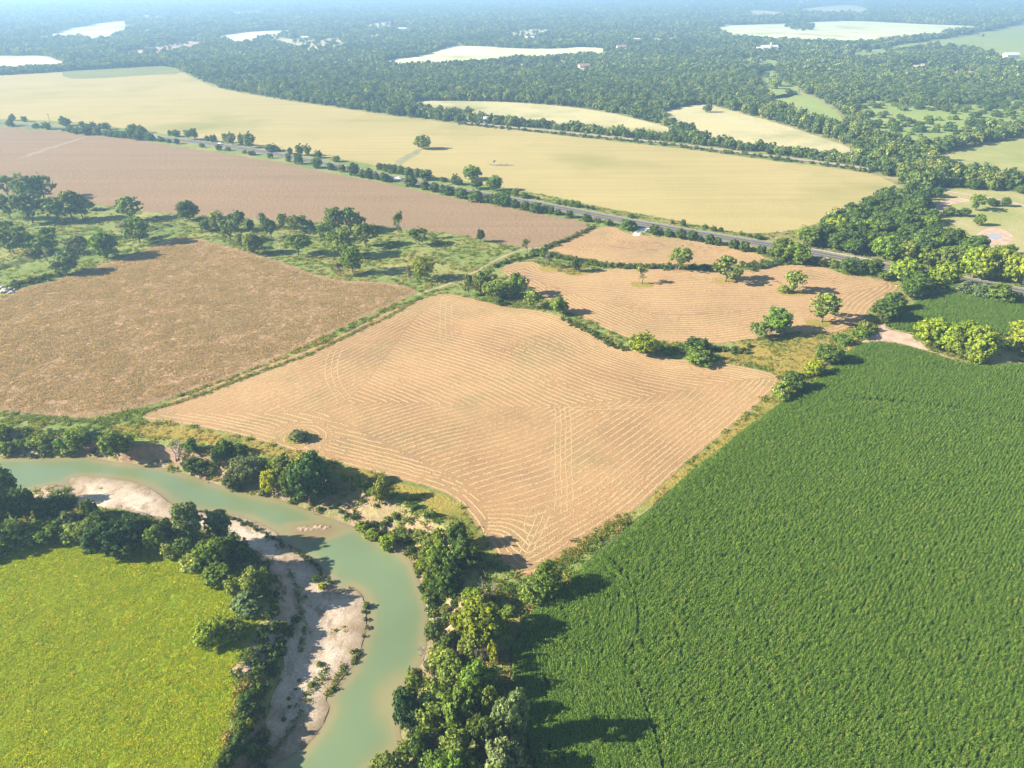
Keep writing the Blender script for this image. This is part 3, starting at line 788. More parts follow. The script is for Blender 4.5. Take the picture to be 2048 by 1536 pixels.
# field 2: passes follow the long top edge, looping at the right hand end
X, Y, x0, y0, ins, d, wb = simple_rows(XF2, 2.9, .7, '', 3, 1)
top = chaikin(ground_xy(F2[0:18]), 3, False); lowr = chaikin(ground_xy(F2[18:] + F2[:1]), 2, False)
dt = soft_rows(dist_line(top, X, Y), 16); db = dist_line(lowr, X, Y)
wh = dt * 1.0 < db * 1.9
ph1 = np.where(ins & wh, dt + wb, np.nan); ph2 = np.where(ins & ~wh, db, np.nan)
isl = np.zeros(X.shape, bool)
for (u, v, r) in ((1284, 569, 5), (1450, 563, 6), (1584, 585, 6), (1640, 645, 6), (1105, 538, 6), (1150, 545, 5), (1355, 539, 4)):
    cx, cy = at(u, v); isl |= np.hypot(X - cx, Y - cy) < r
ph1[isl] = np.nan; ph2[isl] = np.nan
ridges('hay_windrows', np.concatenate([contours(ph1, x0, y0, .7, np.arange(.9, 120, 2.05)), contours(ph2, x0, y0, .7, np.arange(.9, 120, 2.05))]), .36, .1, .05, M['hay'], 'rows of cut hay across the mown field with lone trees')
X, Y, x0, y0, ins, d, wb = simple_rows(XF3, 2.9, .8, '', 2, 2)
ridges('hay_windrows', contours(np.where(ins, d + wb, np.nan), x0, y0, .8, np.arange(.9, 60, 2.05)), .34, .09, .05, M['hay'], 'rows of cut hay on the small strip field')
# green islands left around the lone trees
for (u, v, rx, ry, lb) in ((1284, 569, 6, 3.4, 'half dead tree'), (1450, 562, 6, 3.5, 'broad lone tree'), (1584, 586, 7, 3.6, 'two part lone tree'), (1640, 646, 6, 3.5, 'largest lone tree'), (1105, 537, 9, 4.0, 'bare crowned tree'), (1152, 545, 7, 4, 'small upright tree'), (598, 876, 4.6, 4.2, 'island shrub')):
    cx, cy = at(u, v)
    P = np.array([[cx + rx * math.cos(a) * (1 + .12 * math.sin(3 * a)), cy + ry * math.sin(a)] for a in np.linspace(0, 2 * PI, 30, endpoint=False)])
    sheet('grass_island', P, .07, M['gold'], None, .5, 'structure', 'patch of uncut grass around the ' + lb, 'grass patch')

# ------------------------------------------------------------------ plant meshes (unit sized: width 1, height 1)
def leaf_quads(P, N, size, g, bend=.35):
    """P centres, N normals -> folded leaf sprays"""
    n = len(P)
    N = N / (np.linalg.norm(N, axis=1)[:, None] + 1e-9)
    r = g.normal(size=(n, 3)); T = np.cross(N, r); T /= np.linalg.norm(T, axis=1)[:, None] + 1e-9
    B = np.cross(N, T)
    s = size * g.uniform(.6, 1.35, n)[:, None]; s2 = s * g.uniform(.6, 1.0, n)[:, None]
    a = P + T * s; c = P - T * s
    b = P + B * s2 + N * s * g.uniform(-bend, bend, n)[:, None]; d = P - B * s2 + N * s * g.uniform(-bend, bend, n)[:, None]
    V = np.stack([a, b, c, d], 1).reshape(-1, 3)
    return V, np.arange(4 * n).reshape(n, 4)

def lobes_crown(seed, n, nl, size, z0=.3, rmin=.16, rmax=.3, squash=.85, top=1.0, lean=0.0, spread=1.0, low=.15, sub=11, wild=.35):
    """crown = uneven lobes, each covered with small leaf clumps, some stray lobes sticking out"""
    g = np.random.default_rng(seed)
    C, R = [], []
    zc = (z0 + top) / 2; hz = (top - z0) / 2
    ax = np.array([g.uniform(.86, 1.0), g.uniform(.8, 1.0), 1.0])
    for i in range(nl):
        stray = g.random() < wild
        for _ in range(30):
            d = g.normal(size=3); d /= np.linalg.norm(d)
            rr = g.uniform(rmin * .55, rmin) if stray else g.uniform(rmin, rmax)
            k = g.uniform(.9, 1.08) if stray else g.uniform(.3, 1.0) ** .5
            c = d * k * np.array([.5 - rr * .85, .5 - rr * .85, max(.02, hz - rr * .75)]) * np.array([spread, spread, 1]) * ax
            if all(np.linalg.norm(c - q) > .42 * (rr + s) for q, s in zip(C, R)): break
        C.append(c); R.append(rr)
    C = np.array(C); R = np.array(R)
    w = R ** 2 / (R ** 2).sum()
    ns = int(sub * nl)
    sl = g.choice(nl, ns, p=w)
    sd = g.normal(size=(ns, 3)); sd[:, 2] = sd[:, 2] * .9 + low; sd /= np.linalg.norm(sd, axis=1)[:, None]
    sc = C[sl] + sd * (R[sl] * g.uniform(.78, 1.12, ns))[:, None] * np.array([1, 1, squash])
    sr = R[sl] * g.uniform(.28, .5, ns)
    li = g.choice(ns, n, p=sr ** 2 / (sr ** 2).sum())
    d = g.normal(size=(n, 3)) + sd[li] * .8; d /= np.linalg.norm(d, axis=1)[:, None]
    P = sc[li] + d * (sr[li] * g.uniform(.55, 1.1, n))[:, None] * np.array([1, 1, .8])
    P[:, 2] += zc
    P[:, 0] += lean * (P[:, 2] - z0)
    P[:, 2] = np.maximum(P[:, 2], .015)
    N = d + sd[li] * .5 + g.normal(size=(n, 3)) * .5
    V, F = leaf_quads(P, N, size, g)
    C = C.copy(); C[:, 2] += zc; C[:, 0] += lean * (C[:, 2] - z0)
    return V, F, C, R

def tube(pts, radii, sides=6):
    pts = np.asarray(pts, float); n = len(pts)
    V, F = [], []
    t = np.gradient(pts, axis=0); t /= np.linalg.norm(t, axis=1)[:, None] + 1e-9
    ref = np.array([1.0, .13, .07])
    for i in range(n):
        u = np.cross(t[i], ref); u /= np.linalg.norm(u) + 1e-9; w = np.cross(t[i], u)
        for k in range(sides):
            a = 2 * PI * k / sides
            V.append(pts[i] + radii[i] * (u * math.cos(a) + w * math.sin(a)))
    for i in range(n - 1):
        for k in range(sides):
            F.append((i * sides + k, i * sides + (k + 1) % sides, (i + 1) * sides + (k + 1) % sides, (i + 1) * sides + k))
    return np.array(V), np.array(F)

def join(parts):
    V, F, o = [], [], 0
    for v, f in parts:
        V.append(v); F.append(f + o); o += len(v)
    return np.vstack(V), np.vstack(F)

def trunk_mesh(seed, C, R, z0, r0=.028, limbs=7, lean=0.0):
    g = np.random.default_rng(seed)
    fork = np.array([lean * .2 + g.uniform(-.02, .02), g.uniform(-.02, .02), z0 * .75 + .03])
    base = np.array([[0, 0, -.04], [0, 0, .02], fork * [.5, .5, .5], fork])
    parts = [tube(base, [r0 * 1.6, r0 * 1.2, r0, r0 * .85], 7)]
    for i in np.argsort(-R)[:limbs]:
        e = C[i]; m = (fork + e) / 2 + g.normal(size=3) * .03 + [0, 0, .03]
        parts.append(tube([fork - [0, 0, .02], m, e, e + (e - m) * .4], [r0 * .6, r0 * .4, r0 * .22, r0 * .08], 5))
    return join(parts)

def bare_tree(seed, depth=4, z0=.3, r0=.035, spread=.75, leaves=0, lsize=.03):
    g = np.random.default_rng(seed)
    trunk, twigs, tips = [], [], []
    def grow_(p, d, L, r, lev):
        q = p + d * L * .5 + g.normal(size=3) * L * .06; e = p + d * L + g.normal(size=3) * L * .08
        (trunk if lev == 0 else twigs).append(tube([p, q, e], [r, r * .8, r * .6], 6 if lev < 2 else 4))
        if lev >= depth: tips.append(e); return
        for _ in range(g.integers(2, 5) if lev else 4):
            nd = d * .55 + g.normal(size=3) * spread * .55 + [0, 0, .22]; nd /= np.linalg.norm(nd)
            grow_(e, nd, L * g.uniform(.5, .8), r * .58, lev + 1)
    grow_(np.array([0, 0, -.03]), np.array([g.uniform(-.1, .1), g.uniform(-.1, .1), 1.0]), z0 + .03, r0, 0)
    tv, tf = join(trunk); wv, wf = join(twigs)
    mx = max(np.abs(wv[:, :2]).max(), .01); mz = wv[:, 2].max()
    S = np.array([.5 / mx, .5 / mx, 1 / mz])
    tips = np.array(tips) * S
    out = [(tv * S, tf), (wv * S, wf)]
    if leaves:
        k = g.choice(len(tips), max(3, int(len(tips) * .45)), replace=False)
        P = np.repeat(tips[k], max(1, leaves // len(k)), 0); P = P + g.normal(size=P.shape) * [.06, .06, .05]
        P[:, 2] = np.maximum(P[:, 2], .03)
        out.append(leaf_quads(P, g.normal(size=P.shape), lsize, g))
    return out

KIND = {}
def reg(kind, crown, trunk, tname='trunk', cname='crown', tm='bark', cm='leaf'):
    a = mesh_np(kind + '_crown', crown[0], crown[1], M[cm]) if crown is not None else None
    b = mesh_np(kind + '_trunk', trunk[0], trunk[1], M[tm]) if trunk is not None else None
    KIND.setdefault(kind, []).append((a, b))
for s in range(4):       # dense round crowns
    V, F, C, R = lobes_crown(100 + s, 4800, 20 + s, .036, z0=.1, rmin=.15, rmax=.26, squash=.95)
    reg('round', (V, F), trunk_mesh(s, C, R, .2))
for s in range(4):       # open pecan-like crowns with gaps and visible limbs
    V, F, C, R = lobes_crown(140 + s, 3000, 24, .034, z0=.16, rmin=.09, rmax=.18, wild=.5, sub=8, squash=.85, spread=1.08, lean=(.0, .18, -.1, .1)[s])
    reg('open', (V, F), trunk_mesh(20 + s, C, R, .28, .026, 11, (.0, .18, -.1, .1)[s]))
for s in range(3):       # upright
    V, F, C, R = lobes_crown(170 + s, 3800, 14, .036, z0=.15, rmin=.14, rmax=.24, squash=1.15)
    reg('tall', (V, F), trunk_mesh(40 + s, C, R, .16, .024))
for s in range(3):       # willow: fine and soft
    V, F, C, R = lobes_crown(190 + s, 5200, 20, .026, z0=.1, rmin=.12, rmax=.24, squash=1.25, low=-.05)
    reg('willow', (V, F), trunk_mesh(60 + s, C, R, .2, .026))
for s in range(5):       # bushes down to the ground
    V, F, C, R = lobes_crown(210 + s, 2600, 11 + s, .045, z0=-.1, rmin=.2, rmax=.32, squash=.9)
    reg('bush', (V, F), None)
for s in range(2):       # multi-stem hedge clump, wide and low
    V, F, C, R = lobes_crown(240 + s, 3000, 18, .034, z0=-.15, rmin=.13, rmax=.2, squash=1.3)
    reg('hedge', (V, F), None)
for s in range(3):
    (t, w) = bare_tree(260 + s, 4, .3, .03)
    reg('bare', w, t, tm='dead', cm='dead')
for s in range(3):
    (t, w, lf) = bare_tree(280 + s, 3, .32, .032, .7, 900, .035)
    reg('half', lf, join([t, w]))

COLR = dict(d=(.10, .155, .03), m=(.155, .225, .036), l=(.235, .285, .03), y=(.35, .40, .03), o=(.25, .29, .066), s=(.18, .225, .10), b=(.075, .13, .045), g=(.2, .18, .14), k=(.20, .255, .056))
ADJ = dict(d='dark green', m='mid green', l='lime green', y='yellow green', o='olive green', s='silvery green', b='deep bluish green', g='grey', k='light green')
ORD = 'first second third fourth fifth sixth seventh eighth ninth tenth eleventh twelfth thirteenth fourteenth fifteenth sixteenth seventeenth eighteenth nineteenth'.split()
TENS = {20: 'twent', 30: 'thirt', 40: 'fort', 50: 'fift', 60: 'sixt', 70: 'sevent', 80: 'eight', 90: 'ninet', 100: 'hundred'}
def ordn(i):
    if i < 20: return ORD[i - 1]
    if i < 100:
        t, o = i // 10 * 10, i % 10
        return TENS[t] + ('ieth' if not o else 'y-' + ORD[o - 1])
    return 'hundredth' if i == 100 else 'hundred and ' + ordn(i - 100)

NAMES = dict(round='broadleaf_tree', open='open_crowned_tree', tall='upright_tree', willow='willow_tree', bush='bush', hedge='thicket', bare='dead_tree', half='half_dead_tree')
CATS = dict(round='tree', open='tree', tall='tree', willow='tree', bush='bush', hedge='bush', bare='dead tree', half='tree')
COUNT = [0]
def plant(kind, x, y, z, w, h, col, label, group=None, depth=None, rot=None, var=None):
    g = rng
    COUNT[0] += 1
    vs = KIND[kind]
    cm, tm = vs[(COUNT[0] * 7 + int(abs(x))) % len(vs)] if var is None else vs[var % len(vs)]
    r = g.uniform(0, 2 * PI) if rot is None else rot
    depth = g.uniform(.82, 1.1)
    base = np.array(COLR[col]) * g.uniform(.85, 1.15) * (1 + g.normal(size=3) * .04)
    if tm is None:
        e = link(NAMES[kind], cm); parts = [e]
    else:
        e = bpy.data.objects.new(NAMES[kind], None); COL.objects.link(e); e.empty_display_size = .3
        parts = [link('trunk', tm, e), link('branches' if kind == 'bare' else 'crown', cm, e)]
    e.location = (x, y, z); e.rotation_euler = (0, 0, r); e.scale = (w, w * depth, h)
    for p in parts: p.color = (*base, 1)
    tag(e, label, CATS[kind], group)
    return e

def size_at(u, v, wpx, hpx, z):
    x, y = at(u, v, z)
    sl = math.sqrt(float(x) ** 2 + float(y) ** 2 + (CAMZ - z) ** 2)
    dep = math.asin((CAMZ - z) / sl)
    k = FPX / sl
    # px per metre along view plane (off axis correction ignored: small)
    w = wpx / k
    h = max(.42 * w, (hpx / k - .42 * w * math.sin(dep)) / math.cos(dep))
    return float(x), float(y), w, h

GROUPS = {}
def put(u, v, w, h, kind, col, group=None, label=None, where=None, var=None, rot=None):
    xx, yy, zz = on_ground(np.array([float(u)]), np.array([float(v)]))
    z = float(max(zz[0], WATER_Z))
    x, y, wm, hm = size_at(u, v, w, h, z)
    if kind in ('bush', 'hedge'): hm = max(hm, .5 * wm)
    elif v > 980: 
        if u < 565: wm *= .9; hm = max(hm * 1.05, .85 * wm)
        else: hm = max(hm * 1.2, .9 * wm)     # steep view: height known from the shadows
    o = plant(kind, x, y, z - .05, wm * 1.04, hm * 1.04, col, label, group, None, rot, var)
    if label is None: GROUPS.setdefault(group, []).append((u, v, w, h, kind, col, o))
    return o

NOUN = dict(round='tree', open='open crowned tree', tall='upright tree', willow='soft crowned tree', bush='bush', hedge='thicket', bare='dead bare tree', half='sparse half dead tree')
def label_group(group, where, axis='u', word='from the left'):
    L = GROUPS[group]
    L.sort(key=lambda t: t[0] if axis == 'u' else t[1])
    ws = np.array([t[2] * t[3] for t in L]); med = np.median(ws)
    cnt = {}
    tot = {}
    for t in L:
        key = (t[4], t[5]); tot[key] = tot.get(key, 0) + 1
    for (u, v, w, h, kind, col, o) in L:
        key = (kind, col); cnt[key] = cnt.get(key, 0) + 1
        sz = '' if .6 * med < w * h < 1.7 * med else ('large ' if w * h > med else 'small ')
        body = '%s%s %s' % (sz if kind != 'bare' else '', ADJ[col] if kind != 'bare' else '', NOUN[kind])
        if tot[key] == 1: lab = '%s %s' % (body, where)
        else: lab = '%s %s %s %s' % (ordn(cnt[key]), ' '.join(((ADJ[col] if kind != 'bare' else '') + ' ' + NOUN[kind]).split()), word, where)
        o['label'] = ' '.join(lab.split())

# ------------------------------------------------------------------ individual trees and bushes (photo pixel of the foot, crown width, height)
def many(group, where, rows, axis='u', word='from the left'):
    for (u, v, w, h, kind, col) in rows: put(u, v, w, h, kind, col, group)
    label_group(group, where, axis, word)

def B(s, kind='bush', col='d'):
    out = []
    for q in s.split(';'):
        p = q.split()
        c = p[4] if len(p) > 4 else col
        k = p[5] if len(p) > 5 else kind
        k = dict(r='round', o='open', t='tall', w='willow', b='bush', h='hedge', x='bare', f='half').get(k, k)
        out.append((float(p[0]), float(p[1]), float(p[2]), float(p[3]), k, c))
    return out

many('roadside bushes on the near verge', 'on the near verge of the highway', B(
 '23 252.5 14 11;73 256 10 8;94 258.5 15 11;128 262 6 5;142 265 15 10;156 267 15 11;176 269 20 17;196 270 13 13;214 272 14 11;225 273.5 14 11;236 275 14 12;248 276 13 12;262 277 16 16;279 279.5 20 15;300 281 18 14;322 283 14 7;339 285.5 9 7;354 287.5 10 10;'
 '404 294.5 10 8 m;439 300 12 10;457 301.5 9 7 m;490 307 8 7 m;503 310 15 9 m;541 316.5 10 10;578 323.5 11 16;598 328 17 20;633 336 21 19;661 339.5 16 14;684 343.5 14 15;707 351 19 23;725 355 16 16;739 357 18 19;753 359 13 15;769 363 20 18;781 363.5 12 12;'
 '821 373 27 21;850 379.5 18 19;869 383.5 19 19;885 386 15 17;899 389 22 20;922 396 30 22;951 403 28 25;962 405 14 16;973 405.5 16 18;988 407.5 18 21;1005 412 30 29;1028 415 25 18;1050 420 18 19;1073 425 27 20;1092 426 15 16;1102 428 11 17;1115 429.5 16 12;1140 435 16 15;1174 442.5 19 17;1195 444 16 9 m;1216 450 20 7 m;'
 '1254 458 33 22;1310 467.5 26 19;1337 473 19 17;1360 477 23 20;1384 481 18 21;1398 482 15 13;1418 488 20 19;1435 490.5 15 17;1466 497 20 18;1487 502 21 21;1506 503 10 9;1521 507 17 17;1541 511 17 16;1621 528 22 17;1645 530 20 14 o;1664 535 20 17 k'))
many('roadside bushes on the far verge', 'on the far verge of the highway', B(
 '26 241 9 10;50 243.5 8 9;130 251.5 16 15;164 254 10 9;188 256.5 10 11;201 258 11 9;213 258.5 14 11;265 263 16 12;284 266 15 13;340 271.5 7 9;353 273 16 11;415 282 9 10;427 284 12 13;545 302 22 14;558 303 8 7;581 307.5 10 11;636 316 15 15;672 323.5 16 11 m;'
 '759 340 13 13;773 343 15 16;786 346 20 17;802 349 17 17;818 352.5 20 18;836 355 15 18;854 359 26 20;886 363 15 10;912 369 19 21;923 369.5 8 11;1016 387.5 12 8;1030 391.5 14 15 m;1051 396 20 8;1064 397 6 7;1075 399 9 7;1118 408.5 13 9 m;1130 410.5 15 11 m;1143 412.5 17 14 m;1155 414.5 14 14 m;1174 416.5 8 8;1185 419 9 9;1260 435 16 4 m;'
 '1344 448 7 8;1366 452 12 13;1410 456.5 12 9;1426 461.5 13 11;1441 463.5 11 9;1481 470 7 9 k;1498 474 10 8;1516 478 17 12'))
many('taller trees on the far verge', 'on the far verge of the highway', B(
 '378 279 16 18 k;390 280.5 16 21;452 286 14 18 k;465 290 19 22 k;485 292 13 22 k;502 295 23 27 k;601 310 18 20 k;616 312 14 21 k;943 359.5 33 27 m r;953 377.5 26 20 d r;988 381.5 30 29 k r', 'tall'))
many('trees of the pasture grove', 'in the left grove', B(
 '16 391 38 32 o;60 402 46 46 k w;88 396 40 42 k;22 438 34 40 s;66 446 50 52 s;118 443 44 42 k;146 439 48 52 k;166 438 30 42 m;178 420 24 19 k r;264 440 48 42 k;22 482 46 36 m;30 508 42 48 k;55 504 34 36 k;88 510 50 40 m;104 486 28 32 m;95 523 24 22 s f;160 507 38 32 s;213 515 44 46 m r;250 478 36 32 g f;280 486 46 48 k;134 547 42 38 s r;'
 '380 439 37 35 d r;416 461 28 22 m r;440 462 28 36 k r;475 462 36 40 d;461 482 44 44 k;489 498 26 32 s;509 507 36 40 k r;502 461 15 21 d r;520 451 18 25 g x;528 455 14 30 m t;543 476 28 38 d;568 458 22 30 d;561 497 20 28 g x;589 464 34 34 k;606 459 26 32 k;620 455 16 14 k r;622 482 8 28 g x;'
 '596 510 56 46 m;650 481 32 34 m;670 467 40 52 k;702 463 46 48 m;722 456 26 28 d;732 492 52 47 m;684 513 54 58 k;706 546 54 56 m;683 553 24 28 g f;797 478 22 50 d f;812 469 15 28 g x;838 489 44 40 m', 'open'))
many('trees of the central clump', 'in the clump above the mown field', B(
 '938 591 28 46 k;961 592 32 52 k;977 581 40 48 k w;992 598 54 45 o w;1038 592 42 52 m;1020 596 30 40 m;998 610 17 16 m r;1064 615 38 38 o', 'open'))
put(1119, 627, 40, 37, 'round', 'm', 'single trees around the mown fields', 'round leafy tree on the grass strip just right of the central clump')
put(848, 559, 46, 47, 'willow', 'l', 'single trees around the mown fields', 'bright lime willow standing alone beside the dirt track', var=0)
put(822, 565, 18, 34, 'half', 'g', 'single trees around the mown fields', 'thin half dead tree touching the bright lime willow')
put(961, 484, 18, 28, 'tall', 'd', 'single trees around the mown fields', 'ivy clad stump tree alone at the edge of the red brown field')
put(1054, 509, 20, 29, 'half', 'd', 'single trees around the mown fields', 'narrow scraggy tree beside bushes at the field corner')
put(1072, 509, 22, 13, 'bush', 'k', 'bushes at the field corner', 'low light bush right of the narrow scraggy tree')
put(1086, 514, 17, 14, 'bush', 'm', 'bushes at the field corner', 'dark bush at the tip of the small strip field')
put(1094, 534, 22, 27, 'half', 'g', 'single trees around the mown fields', 'grey thinly leaved tree on a grass patch in the mown field')
put(1153, 544, 23, 31, 'tall', 'd', 'single trees around the mown fields', 'small upright dark tree on a grass patch in the mown field')
put(1286, 568, 30, 34, 'half', 'o', 'single trees around the mown fields', 'half dead tree on a small round grass island')
put(1357, 539, 46, 50, 'open', 'k', 'single trees around the mown fields', 'tall leaning tree with a bare lower trunk by the weedy strip', var=1, rot=0)
put(1450, 563, 60, 54, 'open', 'o', 'single trees around the mown fields', 'broad pale green tree left of the two part tree', var=2)
put(1586, 584, 44, 44, 'open', 'o', 'single trees around the mown fields', 'pale airy tree with a side clump in the mown field', var=0)
put(1566, 585, 22, 17, 'bush', 'o', 'single trees around the mown fields', 'pale side clump left of the airy tree')
put(1642, 644, 62, 61, 'open', 'k', 'single trees around the mown fields', 'largest lone tree near the right end of the mown field', var=3)
put(1552, 666, 52, 50, 'round', 'm', 'single trees around the mown fields', 'dome shaped tree with pale trunk beside a smaller tree', var=1)
put(1516, 677, 38, 36, 'open', 'm', 'single trees around the mown fields', 'smaller tree with thin pale trunk left of the dome shaped tree', var=0)
put(1285, 707, 64, 50, 'round', 'l', 'single trees around the mown fields', 'round lime tree on the strip between the two mown fields', var=2)
put(1390, 698, 46, 28, 'bush', 'd', 'bushes between the mown fields', 'upper of two dense green bushes between the mown fields')
put(1396, 723, 54, 28, 'bush', 'm', 'bushes between the mown fields', 'lower brighter of two dense bushes between the mown fields')
many('trees along the golden strip', 'along the golden strip beside the corn', B(
 '1653 725 52 42 d r;1688 689 28 20 m b;1727 661 22 21 o b;1720 674 34 13 m b;1624 751 36 33 y r;1607 754 20 14 y b;1585 781 40 40 d r;1564 797 40 37 k b;1672 682 20 8 m b;1740 668 16 8 k b'))
put(598, 880, 38, 20, 'bush', 's', 'single trees around the mown fields', 'round grey green shrub ringed by windrows in the large mown field')
put(847, 298, 29, 25, 'round', 'k', 'single trees around the mown fields', 'lone tree with long shadow in the yellow grain field')
put(988, 329, 6, 8, 'half', 'o', 'single trees around the mown fields', 'tiny ragged sapling beside a brush heap in the yellow grain field')
put(1414, 225, 17, 15, 'round', 'k', 'single trees around the mown fields', 'single small round tree at the top of the pointed meadow')
many('trees of the corn corner clump', 'in the lime clump between the corn fields', B(
 '1850 693 52 56 l w;1872 697 44 52 l;1893 703 46 48 l;1925 693 42 46 l;1953 717 58 60 l;1911 709 44 44 l;1932 719 34 27 k;1950 729 30 27 l;2036 697 58 50 l;2070 702 60 60 l;2012 698 20 14 m b', 'round'))
many('trees of the hedgerow below the highway', 'in the hedgerow below the highway bend', B(
 '1567 522 46 43 m;1592 526 48 40 m;1700 546 42 30 d;1735 549 42 31 d;1770 560 30 18 m;1802 562 48 42 l;1838 566 42 32 d;1880 573 48 43 l;1905 580 20 18 d b;1828 584 50 38 d;1820 596 40 34 d;1787 622 38 36 d;1762 640 50 42 d;1926 583 32 20 s b;1960 593 38 25 s b;1992 602 44 35 m b;2031 603 20 17 m b', 'round'))
many('golden trees above the highway', 'in the golden row above the highway', B(
 '1944 556 46 52 l;1962 559 42 52 l;1984 559 44 54 l;2008 564 40 50 l;2024 566 30 44 k;2045 571 38 54 y;2082 580 44 56 l', 'round'))
many('trees of the pond pasture', 'in the dry pasture with the pond', B(
 '1951 421 32 28 m o;1980 412.5 15 14 d;1993 412.5 9 10 d;2010 413 14 15 d;1845 443 24 20 m;1864 443 26 22 m;1899 431 26 16 k;1926 432.5 19 15 d;1955 451 20 20 k;1852 417 28 16 d;1983 381 18 17 k;1941 378.5 18 17 d;2040 387 22 15 d;2019 508 16 16 d;2000 508 18 14 d;1868 395 20 18 d', 'round'))
# river: far bank
many('trees on the outer river bank', 'on the outer river bank', B(
 '6 880 26 30 l b;16 905 30 22 m b;45 890 26 18 m b;72 888 32 20 k b;98 890 28 24 k b;128 896 26 24 m b;158 893 42 36 m b;140 905 26 14 k b;238 910 48 48 m;262 905 30 16 k b;352 922 50 44 g x;366 926 36 30 g x;386 900 28 26 d b;396 940 44 32 d b;452 908 32 30 d b;440 927 30 36 d b;480 907 32 22 d b;486 967 54 58 s w;468 974 32 34 s b;512 945 38 42 s b;'
 '542 985 42 46 y;543 945 28 28 l b;575 950 44 44 k;612 938 52 40 o b;640 960 48 50 m;592 1000 44 58 d;622 1008 72 88 b;420 944 26 16 k b;655 990 30 30 d b;689 967 13 24 l t;717 976 17 28 l t;764 1008 34 46 o;748 985 30 22 m b;830 1016 18 13 d b;868 1033 13 13 d b;727 1059 24 20 l b;744 1076 28 22 l b;775 1094 36 30 l b;790 1035 18 14 m b;804 1080 40 14 k b', 'round'))
many('trees of the belt beside the corn', 'in the belt between river and corn', B(
 '918 1092 42 46 d;880 1092 26 34 l t;838 1078 36 20 k h;862 1090 40 24 k h;850 1110 30 20 k b;846 1135 30 26 l b;882 1150 56 62 m;915 1142 60 56 d;950 1135 38 42 d;866 1182 44 44 m;892 1190 58 58 d;858 1205 26 22 k b;968 1192 34 38 g x;985 1195 28 30 g x;945 1213 46 36 l;975 1218 26 30 g f;965 1284 88 74 l;925 1262 44 40 l;990 1280 46 52 m;868 1290 38 46 s;895 1302 36 36 d;1015 1226 36 14 k h;'
 '1095 1188 60 60 m w;1062 1206 52 44 k w;885 1345 60 50 o;945 1310 44 44 k;850 1338 44 46 g x;862 1350 26 30 g x;986 1330 22 38 y t;832 1397 40 50 k w;905 1385 58 54 o;955 1390 62 60 m;870 1385 30 34 g x;962 1350 30 42 g f;878 1452 82 70 k;820 1466 48 70 b;925 1458 70 70 m;975 1440 40 50 k;1018 1492 70 84 s;960 1500 60 60 d;912 1532 62 62 k;842 1522 46 50 d;870 1545 50 44 k w;1006 1560 84 70 s;785 1556 74 56 k w;950 1565 44 40 l;900 1585 60 60 m;1000 1610 60 60 m', 'round'), 'v', 'from the top')
many('trees of the belt above the meadow', 'in the belt between meadow and gravel bar', B(
 '15 1012 48 68 d;55 1042 46 62 d;8 1060 50 70 d;95 1038 38 42 d;132 1034 42 46 d;190 1044 32 42 d;212 1072 42 50 d;142 1058 38 36 s b;30 1088 50 46 m;92 1078 62 38 m b;55 1084 40 30 k b;150 1080 46 36 k b;178 1084 42 42 k;222 1110 64 64 b;266 1094 60 62 b;294 1078 46 44 d;252 1112 52 42 d;314 1104 40 50 k;336 1084 42 46 d;350 1108 42 38 o b;386 1078 54 72 s;440 1080 52 62 s;'
 '425 1132 70 50 m;394 1136 52 40 o b;478 1112 52 46 d;500 1124 28 30 d b;440 1162 48 38 m b;408 1142 36 30 d b;510 1182 54 48 k;468 1184 32 34 k b;496 1214 54 36 s b;372 1112 42 38 d;0 1110 50 40 m b;115 1068 34 30 d b', 'round'))
many('bushes on the meadow edge', 'at the meadow edge above the river ramp', B(
 '420 1288 48 48 l;448 1275 46 40 l;476 1268 40 34 k;434 1262 40 30 l;505 1462 14 24 y t;488 1400 23 15 d;500 1424 27 16 d;486 1446 27 17 d;478 1476 31 20 d;468 1502 33 20 d;455 1528 34 20 d;500 1500 27 17 m;512 1380 22 12 m;520 1350 20 11 k;545 1315 25 15 k;562 1290 22 16 d;575 1262 20 15 d;548 1345 20 13 d;530 1380 23 13 d', 'bush'), 'v', 'from the top')
many('scrub on the gravel bar', 'on the gravel bar', B(
 '592 1240 16 12;640 1330 12 8 m;622 1372 12 9 o;645 1176 16 12 y;632 1160 18 11;598 1362 7 5 k;592 1378 7 5 k;578 1398 7 5;579 1415 6 5;568 1440 9 7', 'bush'), 'v', 'from the top')

# wood between highway and pond pasture: nearest trees one by one
W1 = ground_xy([(1552,490),(1590,484),(1640,472),(1692,445),(1760,416),(1800,404),(1842,414),(1838,440),(1848,464),(1872,485),(1900,500),(1960,512),(1992,518),(2010,526),(1990,530),(1935,520),(1925,545),(1890,543),(1775,524),(1700,512),(1640,500),(1575,487)])
x0_, y0_ = W1.min(0); x1_, y1_ = W1.max(0)
pts = []
cand = np.stack([rng.uniform(x0_, x1_, 9000), rng.uniform(y0_, y1_, 9000)], 1)
cand = cand[inside(W1, cand[:, 0], cand[:, 1])]
cand = cand[(dist_line(RD, cand[:, 0], cand[:, 1]) > 9.5)]
gap = ~inside(ground_xy([(1752,478),(1800,470),(1830,482),(1800,492),(1760,492)]), cand[:, 0], cand[:, 1])
for c in cand[gap]:
    if all((c[0] - q[0]) ** 2 + (c[1] - q[1]) ** 2 > 7.6 ** 2 for q in pts): pts.append(c)
    if len(pts) >= 150: break
